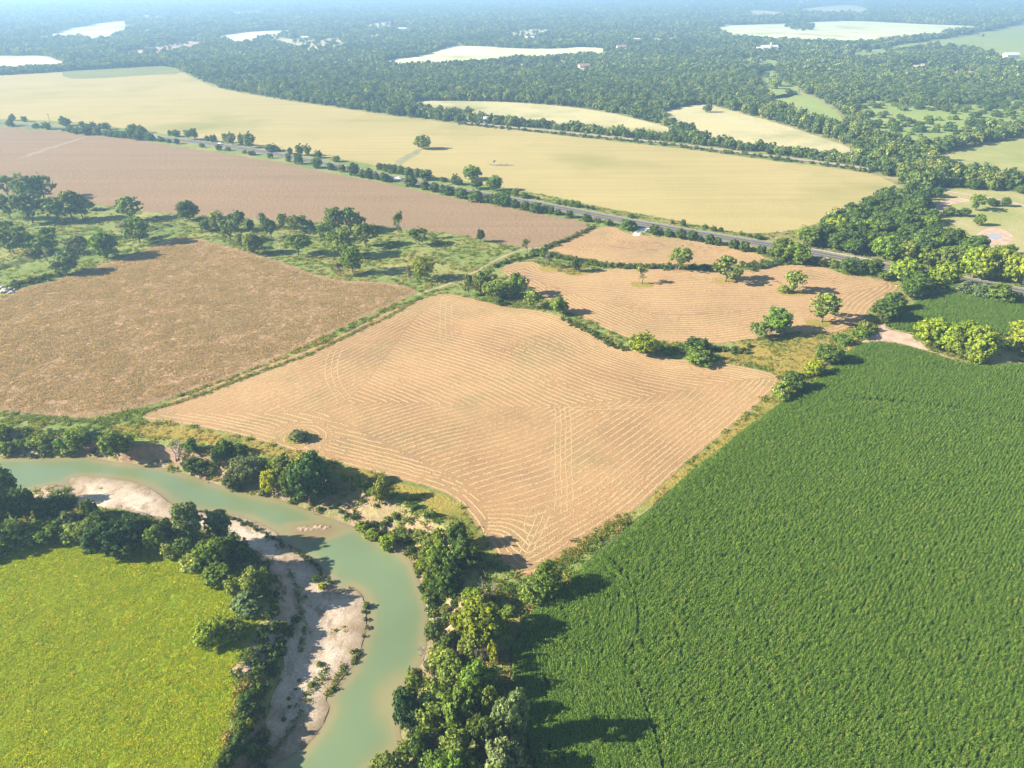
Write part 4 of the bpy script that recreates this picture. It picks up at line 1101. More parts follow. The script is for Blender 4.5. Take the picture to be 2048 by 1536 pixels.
for c in pts:
    u, v = to_px(c[0], c[1]); n = vnoise(c[0], c[1], 22, 90)
    wm = rng.uniform(9, 13.5); hm = rng.uniform(8, 12.5)
    col = 'd' if n < .5 else ('m' if rng.random() < .62 else 'k' if rng.random() < .6 else 'b')
    if rng.random() < .04: col = 'l'
    o = plant('round' if rng.random() < .8 else 'tall', c[0], c[1], -.1, wm, hm, col, None, 'trees of the wood above the highway')
    GROUPS.setdefault('trees of the wood above the highway', []).append((u, v, wm, hm, 'round', col, o))
label_group('trees of the wood above the highway', 'in the wood between highway and pond')
# shrubs over the far green pasture
P2g = XX['P2']; pts = []
cand = np.stack([rng.uniform(P2g[:, 0].min(), P2g[:, 0].max(), 4000), rng.uniform(P2g[:, 1].min(), P2g[:, 1].max(), 4000)], 1)
cand = cand[inside(P2g, cand[:, 0], cand[:, 1]) & (cand[:, 0] < .78 * cand[:, 1])]
for c in cand:
    dens = vnoise(c[0], c[1], 60, 91)
    if dens < .12: continue
    if all((c[0] - q[0]) ** 2 + (c[1] - q[1]) ** 2 > 11 ** 2 for q in pts): pts.append(c)
    if len(pts) >= 130: break
for c in pts:
    u, v = to_px(c[0], c[1]); wm = rng.uniform(6, 13); col = 'd' if rng.random() < .65 else 'k'
    o = plant('bush', c[0], c[1], -.1, wm, wm * rng.uniform(.5, .7), col, None, 'shrubs on the far green pasture')
    GROUPS.setdefault('shrubs on the far green pasture', []).append((u, v, wm, wm, 'bush', col, o))
label_group('shrubs on the far green pasture', 'on the far green pasture')
print('shrubs', [(round(t[0]), round(t[1])) for t in GROUPS['shrubs on the far green pasture']][:60])
print('plants', COUNT[0])

# ------------------------------------------------------------------ masses nobody could count: geometry-node scatter
def scatter(name, P, rot, scl, idx, variants, label, cat, kind='stuff'):
    """points carrying rotation, scale and variant number -> instances"""
    me = bpy.data.meshes.new(name + '_points')
    n = len(P)
    me.vertices.add(n); me.vertices.foreach_set('co', np.asarray(P, np.float32).ravel())
    for nm, arr in (('rot', rot), ('scl', scl)):
        a = me.attributes.new(nm, 'FLOAT_VECTOR', 'POINT'); a.data.foreach_set('vector', np.asarray(arr, np.float32).ravel())
    a = me.attributes.new('idx', 'INT', 'POINT'); a.data.foreach_set('value', np.asarray(idx, np.int32))
    vc = bpy.data.collections.new(name + '_kinds')
    for i, vm in enumerate(variants):
        vc.objects.link(bpy.data.objects.new('%s_kind_%02d' % (name, i), vm))
    o = link(name, me); tag(o, label, cat, None, kind)
    ng = bpy.data.node_groups.new(name, 'GeometryNodeTree')
    ng.interface.new_socket('Geometry', in_out='INPUT', socket_type='NodeSocketGeometry')
    ng.interface.new_socket('Geometry', in_out='OUTPUT', socket_type='NodeSocketGeometry')
    N = ng.nodes
    gi = N.new('NodeGroupInput'); go = N.new('NodeGroupOutput')
    ip = N.new('GeometryNodeInstanceOnPoints'); ci = N.new('GeometryNodeCollectionInfo')
    ci.inputs['Collection'].default_value = vc; ci.inputs['Separate Children'].default_value = True; ci.inputs['Reset Children'].default_value = True
    ip.inputs['Pick Instance'].default_value = True
    def attr(nm, ty):
        x = N.new('GeometryNodeInputNamedAttribute'); x.data_type = ty; x.inputs[0].default_value = nm
        return x.outputs[0]
    er = N.new('FunctionNodeEulerToRotation')
    L = ng.links.new
    L(gi.outputs[0], ip.inputs['Points']); L(ci.outputs[0], ip.inputs['Instance'])
    L(attr('idx', 'INT'), ip.inputs['Instance Index'])
    L(attr('rot', 'FLOAT_VECTOR'), er.inputs[0]); L(er.outputs[0], ip.inputs['Rotation'])
    L(attr('scl', 'FLOAT_VECTOR'), ip.inputs['Scale']); L(ip.outputs[0], go.inputs[0])
    md = o.modifiers.new('scatter', 'NODES'); md.node_group = ng
    return o

def rotz(n): return np.column_stack([np.zeros(n), np.zeros(n), rng.uniform(0, 2 * PI, n)])
def in_view(x, y, z=0.0, m=60):
    u, v = to_px(x, y, z)
    return (u > -m) & (u < 2048 + m) & (v < 1536 + m) & (y > 20)

# ---- woodland
fv = []
for s in range(6):
    V, F, C, R = lobes_crown(300 + s, 420, 9, .085, z0=-.05, rmin=.17, rmax=.3, squash=1.0)
    fv.append(mesh_np('wood_crown', V, F, M['forest']))
for s in range(4):
    V, F, C, R = lobes_crown(320 + s, 170, 7, .13, z0=-.05, rmin=.19, rmax=.32, squash=1.0)
    fv.append(mesh_np('wood_crown_far', V, F, M['forest']))
near = []
px_, py_ = [], []
step = 6.8
xs = np.arange(-1150, 1150, step); ys = np.arange(395, 1500, step)
a, b = np.meshgrid(xs, ys); a = a.ravel() + rng.uniform(-.45, .45, a.size) * step; b = b.ravel() + rng.uniform(-.45, .45, b.size) * step
near = np.stack([a, b, np.full(a.size, step)], 1)
lst = [near]
r = 1500.0
while r < 9500:                                     # spacing grows slowly with distance
    st = 6.8 * (r / 1500) ** .8
    th = np.arange(math.radians(-41), math.radians(41), st / r)
    th = th + rng.uniform(-.45, .45, th.size) * st / r
    rr = r + rng.uniform(-.45, .45, th.size) * st
    x, y = rr * np.sin(th), rr * np.cos(th)
    k = y >= 1500 if r < 2100 else np.ones(th.size, bool)
    lst.append(np.stack([x[k], y[k], np.full(k.sum(), st)], 1))
    r += st
T = np.concatenate(lst)
T = T[in_view(T[:, 0], T[:, 1], 0, 90)]
T = T[in_woods(T[:, 0], T[:, 1])]
T = T[~clear_mask(T[:, 0], T[:, 1], 4.5)]
T = T[~(inside(W1, T[:, 0], T[:, 1]))]
# glades and thin places
gl = vnoise(T[:, 0], T[:, 1], 70, 41) * .55 + vnoise(T[:, 0], T[:, 1], 22, 42) * .45
farg = np.clip((np.hypot(T[:, 0], T[:, 1]) - 900) / 900, 0, 1)
g2 = vnoise(T[:, 0], T[:, 1], 210, 38) * .7 + vnoise(T[:, 0], T[:, 1], 60, 39) * .3
open_ = (g2 > .74) & (farg > .75) & (rng.random(len(T)) < .88)
T = T[(gl < .92 - .29 * farg) & ~open_]
for (u, v, hw) in ((1538, 100.5, 36), (1273, 82.5, 13), (1313, 83.5, 12), (1243, 97, 20), (1168, 136, 16), (1060, 78, 34), (805, 60, 40), (300, 38, 50), (1812, 30, 50), (610, 78, 26)):
    bx, by = at(u, v); r0 = math.hypot(bx, by)
    T = T[~((np.abs(T[:, 0] - bx * T[:, 1] / by) < hw) & (T[:, 1] > by * (1 - 6.0 / CAMZ) - 8) & (T[:, 1] < by + hw * .6))]
tt = inside(XX['F11'], *ground_xy(F11T).mean(0)[:, None])
# clump inside the far pale field
Pc = ground_xy(F11T); n = 90
c = np.stack([rng.uniform(Pc[:, 0].min(), Pc[:, 0].max(), n * 3), rng.uniform(Pc[:, 1].min(), Pc[:, 1].max(), n * 3)], 1)
c = c[inside(Pc, c[:, 0], c[:, 1])][:n]
T = np.vstack([T, np.column_stack([c, np.full(len(c), 10.0)])])
# scattered trees in clearings and pale pastures
for key, dn in (('F12B', 8), ('F12', 14), ('F17', 20), ('F17B', 10), ('F9A', 6), ('F9B', 9), ('F13C', 20), ('F18', 4), ('k18', 0)):
    P = XX.get(key)
    if P is None: continue
    c = np.stack([rng.uniform(P[:, 0].min(), P[:, 0].max(), dn * 3), rng.uniform(P[:, 1].min(), P[:, 1].max(), dn * 3)], 1)
    c = c[inside(P, c[:, 0], c[:, 1])][:dn]
    T = np.vstack([T, np.column_stack([c, np.full(len(c), 8.5)])])
for key in [k for k in XX if k.startswith('k')]:
    P = XX[key]; dn = int(min(40, max(3, abs(np.ptp(P[:, 0]) * np.ptp(P[:, 1])) / 4000)))
    c = np.stack([rng.uniform(P[:, 0].min(), P[:, 0].max(), dn * 2), rng.uniform(P[:, 1].min(), P[:, 1].max(), dn * 2)], 1)
    c = c[inside(P, c[:, 0], c[:, 1])][:dn]
    T = np.vstack([T, np.column_stack([c, np.full(len(c), 8.5)])])
# the close row of trees behind the railway
RW = resample(RL, 5.2); t_ = np.gradient(RW, axis=0); t_ /= np.linalg.norm(t_, axis=1)[:, None]; n_ = np.stack([-t_[:, 1], t_[:, 0]], 1)
n_ = n_ * np.sign(n_[:, 1:2])
for off in (10, 15):
    q = RW + n_ * off + rng.normal(size=RW.shape) * 1.0
    q = q[vnoise(q[:, 0], q[:, 1], 30, 57) > .16]
    T = np.vstack([T, np.column_stack([q, rng.uniform(5.0, 7.0, len(q))])])
n = len(T)
hz = hfun(T[:, 0], T[:, 1])
sz = T[:, 2] * 1.42 * rng.uniform(.7, 1.25, n)
hh = sz * rng.uniform(.7, 1.0, n) * (.75 + .5 * vnoise(T[:, 0], T[:, 1], 110, 43))
r_ = np.hypot(T[:, 0], T[:, 1])
# taller belts along creek and railway
cre = dist_line(ground_xy([(1430,215),(1520,232),(1600,265),(1680,292),(1730,300),(1780,320),(1810,360),(1770,395)]), T[:, 0], T[:, 1])
hh *= np.where(cre < 34, 1.35, 1.0)
ii = np.where(r_ < 1250, rng.integers(0, 6, n), rng.integers(6, 10, n))
scatter('woodland', np.column_stack([T[:, 0], T[:, 1], hz - .2]), rotz(n), np.column_stack([sz, sz, hh]), ii, fv, 'hazy oak and juniper woods filling the distance', 'woodland')
print('forest', n)

# ---- scrub beside the railway and weeds on the verges
def tuft(seed, n, h, spread, wid, mat, flop=.5, quads=True):
    g = np.random.default_rng(seed)
    V = []
    for _ in range(n):
        b = np.append(g.normal(size=2) * spread * .45, 0); d = np.append(g.normal(size=2) * flop, 1.0); d /= np.linalg.norm(d)
        L = h * g.uniform(.5, 1.1); s = np.cross(d, [g.normal(), g.normal(), .1]); s /= np.linalg.norm(s) + 1e-9
        w = wid * g.uniform(.6, 1.3)
        m = b + d * L * .6; t = m + (d * [1.6, 1.6, .4]) * L * .5
        V += [b - s * w * .5, b + s * w * .5, m + s * w, m - s * w, m - s * w, m + s * w, t + s * w * .3, t - s * w * .3]
    V = np.array(V); F = np.arange(len(V)).reshape(-1, 4)
    return mesh_np('tuft', V, F, M[mat])
weeds = [tuft(400 + s, 26, .8, .9, .11, 'weed') for s in range(3)] + [tuft(410 + s, 24, .7, .9, .10, 'dryweed') for s in range(2)]
def zone_pts(P, dens):
    x0, y0 = P.min(0); x1, y1 = P.max(0); n = int((x1 - x0) * (y1 - y0) * dens)
    c = np.stack([rng.uniform(x0, x1, n), rng.uniform(y0, y1, n)], 1)
    return c[inside(P, c[:, 0], c[:, 1])]
W = []
c = np.stack([rng.uniform(-330, 260, 150000), rng.uniform(60, 470, 150000)], 1)
c = c[in_view(c[:, 0], c[:, 1])]
for P in (XF1, XF2, XF3, XF4, XF5, XF6, XC1, XC2, WAT, XBAR): c = c[~inside(P, c[:, 0], c[:, 1])]
mead = ground_xy([(-500,1070),(0,1060),(205,1060),(330,1085),(420,1120),(470,1150),(505,1195),(520,1235),(500,1270),(480,1310),(468,1345),(470,1400),(450,1472),(425,1536),(390,1800),(-700,1800)])
c = c[~inside(mead, c[:, 0], c[:, 1])]
c = c[(dist_line(RD, c[:, 0], c[:, 1]) > 7) & (dist_line(TR, c[:, 0], c[:, 1]) > 1.6) & ~inside(ground_xy(LOT), c[:, 0], c[:, 1])]
k = inside(VAL, c[:, 0], c[:, 1]) & (dist_poly(WAT, c[:, 0], c[:, 1]) < 7) & (rng.random(len(c)) < .75); c = c[~k]
k = (c[:, 1] > 285) & (rng.random(len(c)) < .6); c = c[~k]
den = vnoise(c[:, 0], c[:, 1], 9, 44) * .6 + vnoise(c[:, 0], c[:, 1], 2.5, 45) * .4
c = c[den > .42]
n = len(c)
dry = vnoise(c[:, 0], c[:, 1], 16, 46) * .6 + rng.random(n) * .4
gold = inside(ground_xy(GOLD), c[:, 0], c[:, 1]) | inside(ground_xy(GOLD2), c[:, 0], c[:, 1])
dry = dry + gold * .2
s = rng.uniform(.6, 1.5, n) * np.where(gold, .6, 1)
z = np.maximum(hfun(c[:, 0], c[:, 1]), WATER_Z)
scatter('rough_grass', np.column_stack([c, z]), rotz(n), np.column_stack([s, s, s * rng.uniform(.6, 1.2, n)]), np.where(dry > .62, rng.integers(3, 5, n), rng.integers(0, 3, n)), weeds, 'rough grass and weeds along verges, banks and the grove', 'rough grass')
print('weeds', n)
q = np.array(BANK_ROAD_PX, float); bx_, by_, _ = on_ground(q[:, 0], q[:, 1]); BR = resample(chaikin(np.stack([bx_, by_], 1), 2, False), .8)
tag(ribbon('dirt_track', BR, 1.5, -1.5, .16, M['soil']), 'sandy track climbing from the gravel bar to the meadow', 'track')
# weedy hedge strips
strips = [([(1100,512),(1140,519),(1200,531),(1260,535),(1340,535),(1400,537),(1440,538)], 2.2, .9), ([(1490,536),(1530,531),(1570,524),(1590,527)], 3.0, .9),
          ([(1130,640),(1170,660),(1220,688),(1250,702)], 1.6, .8),
          ([(20,575),(60,565),(110,552)], 3.5, .6), ([(990,535),(1020,522),(1060,515),(1090,498),(1140,477),(1185,456)], 1.6, .8),
          
          ([(1380,700),(1440,700),(1490,705),(1500,695)], 1.8, .9), ([(350,1012),(480,1042),(560,1085),(620,1120),(665,1170)], .6, .5), ([(735,1200),(738,1240),(730,1280),(700,1345),(665,1390)], .9, .9),
          ([(850,1100),(820,1085),(780,1068),(740,1050)], 1.6, .7), ([(820,1105),(838,1150),(858,1200),(866,1240)], 1.6, .9), ([(612,1250),(606,1280),(600,1310)], .8, 1.0), ([(655,1335),(630,1372),(612,1400),(600,1415)], .9, 1.1), ([(690,1330),(665,1370),(650,1395)], .5, .8), ([(602,1425),(580,1460),(560,1490),(535,1520)], .4, .9), ([(580,1140),(590,1175),(598,1215),(606,1235)], .6, .9), ([(548,1330),(560,1290),(580,1250)], 1.4, 1.0)]
small = len(strips)
wstrips = strips[-6:] + [([(300,822),(420,783),(520,744),(620,708),(700,669),(780,632),(832,600)], 1.2, 1.4), ([(1120,1130),(1165,1090),(1210,1065),(1250,1035)], 2.2, 1.4), ([(250,833),(230,838),(170,843),(60,836),(0,829),(-60,822)], 1.5, 1.0)]
strips = strips[:-6]
small = len(strips)
sv = []
for s in range(4):
    V, F, C, R = lobes_crown(430 + s, 190, 6, .11, z0=-.2, rmin=.2, rmax=.32, squash=1.0)
    sv.append(mesh_np('scrub_clump', V, F, M['scrub']))
P = []
for si, (px, wd, dn) in enumerate(strips):
    q = np.array(px, float); x, y, _ = on_ground(q[:, 0], q[:, 1])
    L = resample(np.stack([x, y], 1), .8)
    for rep in range(max(1, int(wd * dn * 1.6))):
        P.append(np.column_stack([L + rng.normal(size=L.shape) * wd * .6, rng.uniform(.6, 1.5, len(L)) * min(1.5, .6 + wd * .35) * (.55 if si >= small else 1)]))
# rail scrub
L = resample(RL, 3.0)
for off, wd in ((-7.5, 2.0), (-11, 1.5)):
    t = np.gradient(L, axis=0); t /= np.linalg.norm(t, axis=1)[:, None]
    k = rng.random(len(L)) < .8
    P.append(np.column_stack([(L + np.stack([-t[:, 1], t[:, 0]], 1) * off + rng.normal(size=L.shape) * wd)[k], rng.uniform(1.4, 3.6, k.sum())]))
# shaded scarp of the inner bank, and outer bank slope
scp = ground_xy([(500,1370),(545,1330),(568,1300),(575,1260),(560,1230),(552,1180),(535,1130),(510,1110),(520,1160),(540,1215),(530,1270),(500,1320),(490,1352),(492,1414),(470,1470),(440,1536),(400,1700),(470,1700),(525,1536),(534,1470),(520,1420),(536,1380)], -1.5)
c = zone_pts(scp, .42); P.append(np.column_stack([c, rng.uniform(1.0, 2.0, len(c))]))
ob = ground_xy([(0,866),(160,878),(230,890),(230,920),(170,912),(100,914),(0,912)], -2); c = zone_pts(ob, .16); P.append(np.column_stack([c, rng.uniform(1.0, 2.2, len(c))]))
ob = ground_xy([(330,900),(480,925),(640,955),(760,1000),(850,1040),(900,1070),(830,1100),(740,1060),(660,1030),(560,990),(440,965),(350,935)], -2); c = zone_pts(ob, .06); P.append(np.column_stack([c, rng.uniform(.8, 1.9, len(c))]))
ob = ground_xy([(840,1120),(905,1090),(925,1170),(922,1260),(925,1340),(930,1440),(915,1560),(830,1560),(815,1470),(840,1390),(862,1300),(866,1220)], -2); c = zone_pts(ob, .30); P.append(np.column_stack([c, rng.uniform(1.0, 2.6, len(c))]))
WP = []
for px, wd, dn in wstrips:
    q = np.array(px, float); x, y, _ = on_ground(q[:, 0], q[:, 1])
    L = resample(np.stack([x, y], 1), .45)
    for rep in range(max(1, int(wd * dn * 1.5))): WP.append(L + rng.normal(size=L.shape) * wd * .5)
c = zone_pts(XBAR, .09); c = c[vnoise(c[:, 0], c[:, 1], 5, 58) * .7 + vnoise(c[:, 0], c[:, 1], 1.6, 59) * .3 > .62]; WP.append(c)
WP = np.concatenate(WP); wz = hfun(WP[:, 0], WP[:, 1]); k = wz > WATER_Z; WP, wz = WP[k], wz[k]; n = len(WP); s = rng.uniform(.4, .95, n)
scatter('bank_weeds', np.column_stack([WP, wz]), rotz(n), np.column_stack([s, s, s * rng.uniform(.7, 1.2, n)]), rng.integers(0, 4, n), weeds, 'tufts of weeds on the gravel bar and along field edges', 'weeds')
P = np.concatenate(P); n = len(P)
z = hfun(P[:, 0], P[:, 1]); k = z > WATER_Z - .1; P, z = P[k], z[k]; n = len(P)
scatter('bank_scrub', np.column_stack([P[:, :2], z - .05]), rotz(n), np.column_stack([P[:, 2] * 1.3, P[:, 2] * 1.3, P[:, 2] * rng.uniform(.7, 1.1, n)]), rng.integers(0, 4, n), sv, 'tangled scrub on the river banks and field margins', 'scrub')
print('scrub', n)

# ---- lush meadow
mv = [tuft(450 + s, 34, .85, .8, .12, 'lush', .9) for s in range(4)]
c = zone_pts(mead, 4.5); c = c[in_view(c[:, 0], c[:, 1])]
d_ = vnoise(c[:, 0] * .8 + c[:, 1] * .4, c[:, 1] * .8 - c[:, 0] * .4, 2.2, 47) * .6 + vnoise(c[:, 0], c[:, 1], 8, 48) * .4
c = c[d_ > .03]; n = len(c)
s = rng.uniform(.5, 1.0, n) * (.5 + .75 * vnoise(c[:, 0] * .8 + c[:, 1] * .4, c[:, 1] * .8 - c[:, 0] * .4, 2.6, 49))
scatter('meadow_grass', np.column_stack([c, np.zeros(n)]), rotz(n), np.column_stack([s * .95, s * .95, s * .45]), rng.integers(0, 4, n), mv, 'tall lush yellow green weeds of the river meadow', 'grass')
print('meadow', n)

# ---- brown crop
cv = [tuft(470 + s, 22, .5, .75, .075, 'crop', .6) for s in range(3)]
c = zone_pts(XF4, 2.1); c = c[in_view(c[:, 0], c[:, 1])]; n = len(c)
s = rng.uniform(.5, 1.1, n) * (.6 + .7 * vnoise(c[:, 0], c[:, 1], 5, 50))
edge = np.clip(dist_poly(XF4, c[:, 0], c[:, 1]) / 5, .35, 1)
scatter('brown_crop', np.column_stack([c, np.full(n, .03)]), rotz(n), np.column_stack([s * 1.3, s * 1.3, s * edge]), rng.integers(0, 3, n), cv, 'ripening brown crop stems in the field left of the mown field', 'crop')
print('crop', n)

# ---- corn: short row pieces set along every row
def corn_piece(seed, Lr=1.15, plants=6):
    g = np.random.default_rng(seed); V = []
    for i in range(plants):
        bx = (i + .5) / plants * Lr - Lr / 2 + g.normal() * .03; by = g.normal() * .03
        H = g.uniform(1.5, 1.95)
        V += [np.array([bx - .02, by, 0]), np.array([bx + .02, by, 0]), np.array([bx + .015, by, H * .95]), np.array([bx - .015, by, H * .95])]
        a0 = g.uniform(0, PI)
        for k in range(8):
            zb = H * (.3 + .65 * k / 7); a = a0 + PI * k + g.normal() * .35; ln = g.uniform(.42, .66) * (1 - .3 * abs(k / 7 - .5))
            d = np.array([math.cos(a), math.sin(a), 0]); s = np.array([-math.sin(a), math.cos(a), 0]) * .052
            b = np.array([bx, by, zb]); m = b + d * ln * .5 + [0, 0, ln * .38]; t = b + d * ln * 1.0 + [0, 0, ln * g.uniform(-.15, .3)]
            V += [b - s * .6, b + s * .6, m + s, m - s, m - s, m + s, t + s * .25, t - s * .25]
    V = np.array(V); return mesh_np('corn_piece', V, np.arange(len(V)).reshape(-1, 4), M['corn'])
kv = [corn_piece(500 + i) for i in range(6)]
RS = .76
def corn_rows(P, ang, head=None, hd=0):
    ca, sa = math.cos(ang), math.sin(ang)
    q = np.stack([P[:, 0] * ca + P[:, 1] * sa, -P[:, 0] * sa + P[:, 1] * ca], 1)
    a, b = np.meshgrid(np.arange(q[:, 0].min(), q[:, 0].max(), 1.12), np.arange(q[:, 1].min(), q[:, 1].max(), RS))
    a = a.ravel() + rng.uniform(-.35, .35, a.size); b = b.ravel() + rng.normal(size=b.size) * .11
    b = b + (vnoise(a, b * .02, 40, 51) - .5) * 2.5
    x, y = a * ca - b * sa, a * sa + b * ca
    k = (y < 330) & in_view(x, y, 0, 40)
    x, y = x[k], y[k]
    k = inside(P, x, y); x, y = x[k], y[k]
    if head is not None:
        k = dist_line(head, x, y) > hd; x, y = x[k], y[k]
    return np.stack([x, y, np.full(x.size, ang)], 1)
headl = chaikin(ground_xy([(1050,1800),(1056,1536),(1050,1490),(1040,1414),(1016,1387),(1018,1319),(1016,1278),(1033,1245),(1060,1215)]), 2, False)
ang1 = math.atan2(80, 77)
K = [corn_rows(XC1, ang1, headl, 24), corn_rows(XC2, ang1)]
X, Y = np.meshgrid(np.arange(-5, 70, .6), np.arange(40, 125, .6))
dd = dist_line(headl, X, Y); ok = inside(XC1, X, Y) & (dd < 24)
sg = contours(np.where(ok, dd, np.nan), -5, 40, .6, np.arange(.5, 24, RS))
mid = sg.mean(1); t = sg[:, 1] - sg[:, 0]; k = rng.random(len(mid)) < np.hypot(t[:, 0], t[:, 1]) / .72
K.append(np.column_stack([mid, np.arctan2(t[:, 1], t[:, 0])])[k])
K = np.concatenate(K)
mis = vnoise(K[:, 0], K[:, 1], 3.0, 52) * .6 + vnoise(K[:, 0], K[:, 1], 1.2, 53) * .4
K = K[mis > .09]
tk = chaikin(ground_xy([(1690,800),(1780,808),(1860,815),(1930,823),(2000,838),(2120,868)]), 2, False); K = K[dist_line(tk, K[:, 0], K[:, 1]) > .55]
n = len(K)
hs = (.74 + .3 * vnoise(K[:, 0], K[:, 1], 26, 54) + .14 * (vnoise(K[:, 0], K[:, 1], 2.4, 55) - .5)) * rng.uniform(.9, 1.08, n)
edge = np.clip(.6 + np.minimum(dist_poly(XC1, K[:, 0], K[:, 1]), dist_poly(XC2, K[:, 0], K[:, 1])) / 8, .6, 1)
R3 = np.column_stack([rng.normal(size=n) * .03, rng.normal(size=n) * .03, K[:, 2] + rng.normal(size=n) * .2 + np.where(rng.random(n) < .5, PI, 0)])
scatter('corn_crop', np.column_stack([K[:, :2], np.full(n, .02)]), R3, np.column_stack([np.ones(n), rng.uniform(.95, 1.2, n), hs * edge]), rng.integers(0, 6, n), kv, 'dense dark green corn standing in fine rows', 'corn')
print('corn', n)

# ------------------------------------------------------------------ rocks, brush heap, driftwood
def rock(seed, s):
    g = np.random.default_rng(seed); bm = bmesh.new(); bmesh.ops.create_icosphere(bm, subdivisions=2, radius=s)
    for v in bm.verts:
        v.co = Vector((v.co.x * 1.25, v.co.y, v.co.z * .7)) * (1 + .35 * (float(vnoise(np.array([v.co.x * 9 + seed]), np.array([v.co.y * 9 + v.co.z * 7]), 3, seed)[0]) - .5) * 2)
    me = bpy.data.meshes.new('rock'); bm.to_mesh(me); bm.free(); me.materials.append(M['rock']); return me
ROCKW = ['largest', 'second largest', 'pale flat', 'dark tilted', 'small rounded', 'smallest', 'broken', 'low']
for i, (u, v, s) in enumerate(((12, 583, 1.5), (22, 579, 1.2), (30, 580, .8), (6, 576, 1.1), (18, 587, .7), (32, 576, .45), (2, 586, 1.0), (25, 585, .9))):
    x, y = at(u, v)
    o = link('boulder', rock(700 + i, s), None, (float(x), float(y), s * .3)); o.rotation_euler = (0, .2, i)
    tag(o, ROCKW[i] + ' boulder of the rock pile at the left edge of the brown field', 'boulder', 'boulders of the field edge rock pile')
bx, by = at(1003, 331)
g = np.random.default_rng(3); st = []
for i in range(60):
    p = np.array([g.uniform(-9, 9), g.uniform(-1.6, 1.6), g.uniform(.05, .9)]); d = g.normal(size=3) * [1, 1, .25]; d /= np.linalg.norm(d); L = g.uniform(.8, 2.4)
    st.append(tube([p - d * L, p, p + d * L], [.09, .12, .05], 5))
V, F = join(st); tag(link('brush_heap', mesh_np('brush_heap', V, F, M['dead']), None, (float(bx), float(by), 0)), 'heap of grey brush in the yellow grain field', 'brush heap')
def log(u, v, L, ang, r, label, tilt=0.0):
    x, y, z = on_ground(np.array([u]), np.array([v])); z = max(float(z[0]), WATER_Z)
    d = np.array([math.cos(ang), math.sin(ang), tilt]); d2 = np.array([-d[1], d[0], .5])
    parts = [tube([-d * L / 2, d * 0 + [0, 0, .1], d * L / 2], [r, r * .8, r * .4], 7), tube([d * L * .1, d * L * .2 + d2 * L * .18], [r * .4, r * .1], 5), tube([d * L * .25, d * L * .34 - d2 * L * .12 + [0, 0, .1]], [r * .35, r * .1], 5)]
    V, F = join(parts); tag(link('driftwood_log', mesh_np('log', V, F, M['dead']), None, (float(x[0]), float(y[0]), z + r * .7)), label, 'log')
log(855, 1213, 4.5, 1.75, .22, 'dark snag log lying in the water at the outer bend')
log(866, 1238, 2.6, 2.4, .14, 'white bleached log at the waterline of the outer bend')
log(845, 1106, 2.8, .1, .12, 'white bleached trunk lying across the green bank')
log(510, 1352, 2.6, .6, .1, 'pale thin log on the shaded inner bank')
log(652, 960 + 38, 3.0, .9, .12, 'pale fallen branch below the big dark bank tree')

# ------------------------------------------------------------------ buildings, vehicles, poles, bridge rails
def box(bm, x0, x1, y0, y1, z0, z1):
    v = [bm.verts.new(c) for c in ((x0,y0,z0),(x1,y0,z0),(x1,y1,z0),(x0,y1,z0),(x0,y0,z1),(x1,y0,z1),(x1,y1,z1),(x0,y1,z1))]
    for f in ((0,3,2,1),(4,5,6,7),(0,1,5,4),(1,2,6,5),(2,3,7,6),(3,0,4,7)): bm.faces.new([v[i] for i in f])
def gable(bm, x0, x1, y0, y1, z0, z1):
    ym = (y0 + y1) / 2
    v = [bm.verts.new(c) for c in ((x0,y0,z0),(x1,y0,z0),(x1,y1,z0),(x0,y1,z0),(x0,ym,z1),(x1,ym,z1))]
    for f in ((0,1,5,4),(2,3,4,5),(0,4,3),(1,2,5),(0,3,2,1)): bm.faces.new([v[i] for i in f])
def part(name, fn, mat, parent):
    bm = bmesh.new(); fn(bm); me = bpy.data.meshes.new(name); bm.to_mesh(me); bm.free(); me.materials.append(M[mat])
    return link(name, me, parent)
def house(u, v, L, W_, H, rot, wall, roof, label, cat='house', group=None, name='farm_house'):
    x, y = at(u, v); e = bpy.data.objects.new(name, None); COL.objects.link(e)
    e.location = (float(x), float(y), float(hfun(np.array([float(x)]), np.array([float(y)]))[0])); e.rotation_euler = (0, 0, rot); tag(e, label, cat, group)
    part('wall', lambda b: box(b, -L / 2, L / 2, -W_ / 2, W_ / 2, -.5, H), wall, e)
    rf = part('roof', lambda b: gable(b, -L / 2 - .5, L / 2 + .5, -W_ / 2 - .6, W_ / 2 + .6, H, H + W_ * .32), roof, e)
    for i in range(3):
        xx = -L / 2 + L * (.2 + .3 * i)
        part('window', lambda b: box(b, xx - .7, xx + .7, -W_ / 2 - .06, -W_ / 2 + .1, H * .35, H * .75), 'glass', e)
    part('door', lambda b: box(b, L * .06, L * .06 + 1.1, -W_ / 2 - .07, -W_ / 2 + .1, -.4, 2.1), 'roofr', e)
    return e
ch = house(1538, 100.5, 36, 15, 6, .05, 'wall', 'roofw', 'large white chapel with a steeple among the far woods', 'church', None, 'chapel')
part('wing', lambda b: (box(b, -30, -18.2, -5, 5, -.5, 4.5), gable(b, -30.5, -18.2, -5.6, 5.6, 4.5, 7)), 'wall', ch)
stp = part('steeple', lambda b: box(b, -2, 2, -9, -5, 0, 10), 'wall', ch)
def spire(b):
    t = b.verts.new((0, -7, 18)); q = [b.verts.new(c) for c in ((-2.3,-9.3,10),(2.3,-9.3,10),(2.3,-4.7,10),(-2.3,-4.7,10))]
    for i in range(4): b.faces.new((q[i], q[(i + 1) % 4], t))
    b.faces.new(q[::-1])
part('spire', spire, 'roofw', stp)
house(976, 246, 9, 6, 4.5, .1, 'wall', 'roofw', 'small white shed beside the railway', 'shed', None, 'shed')
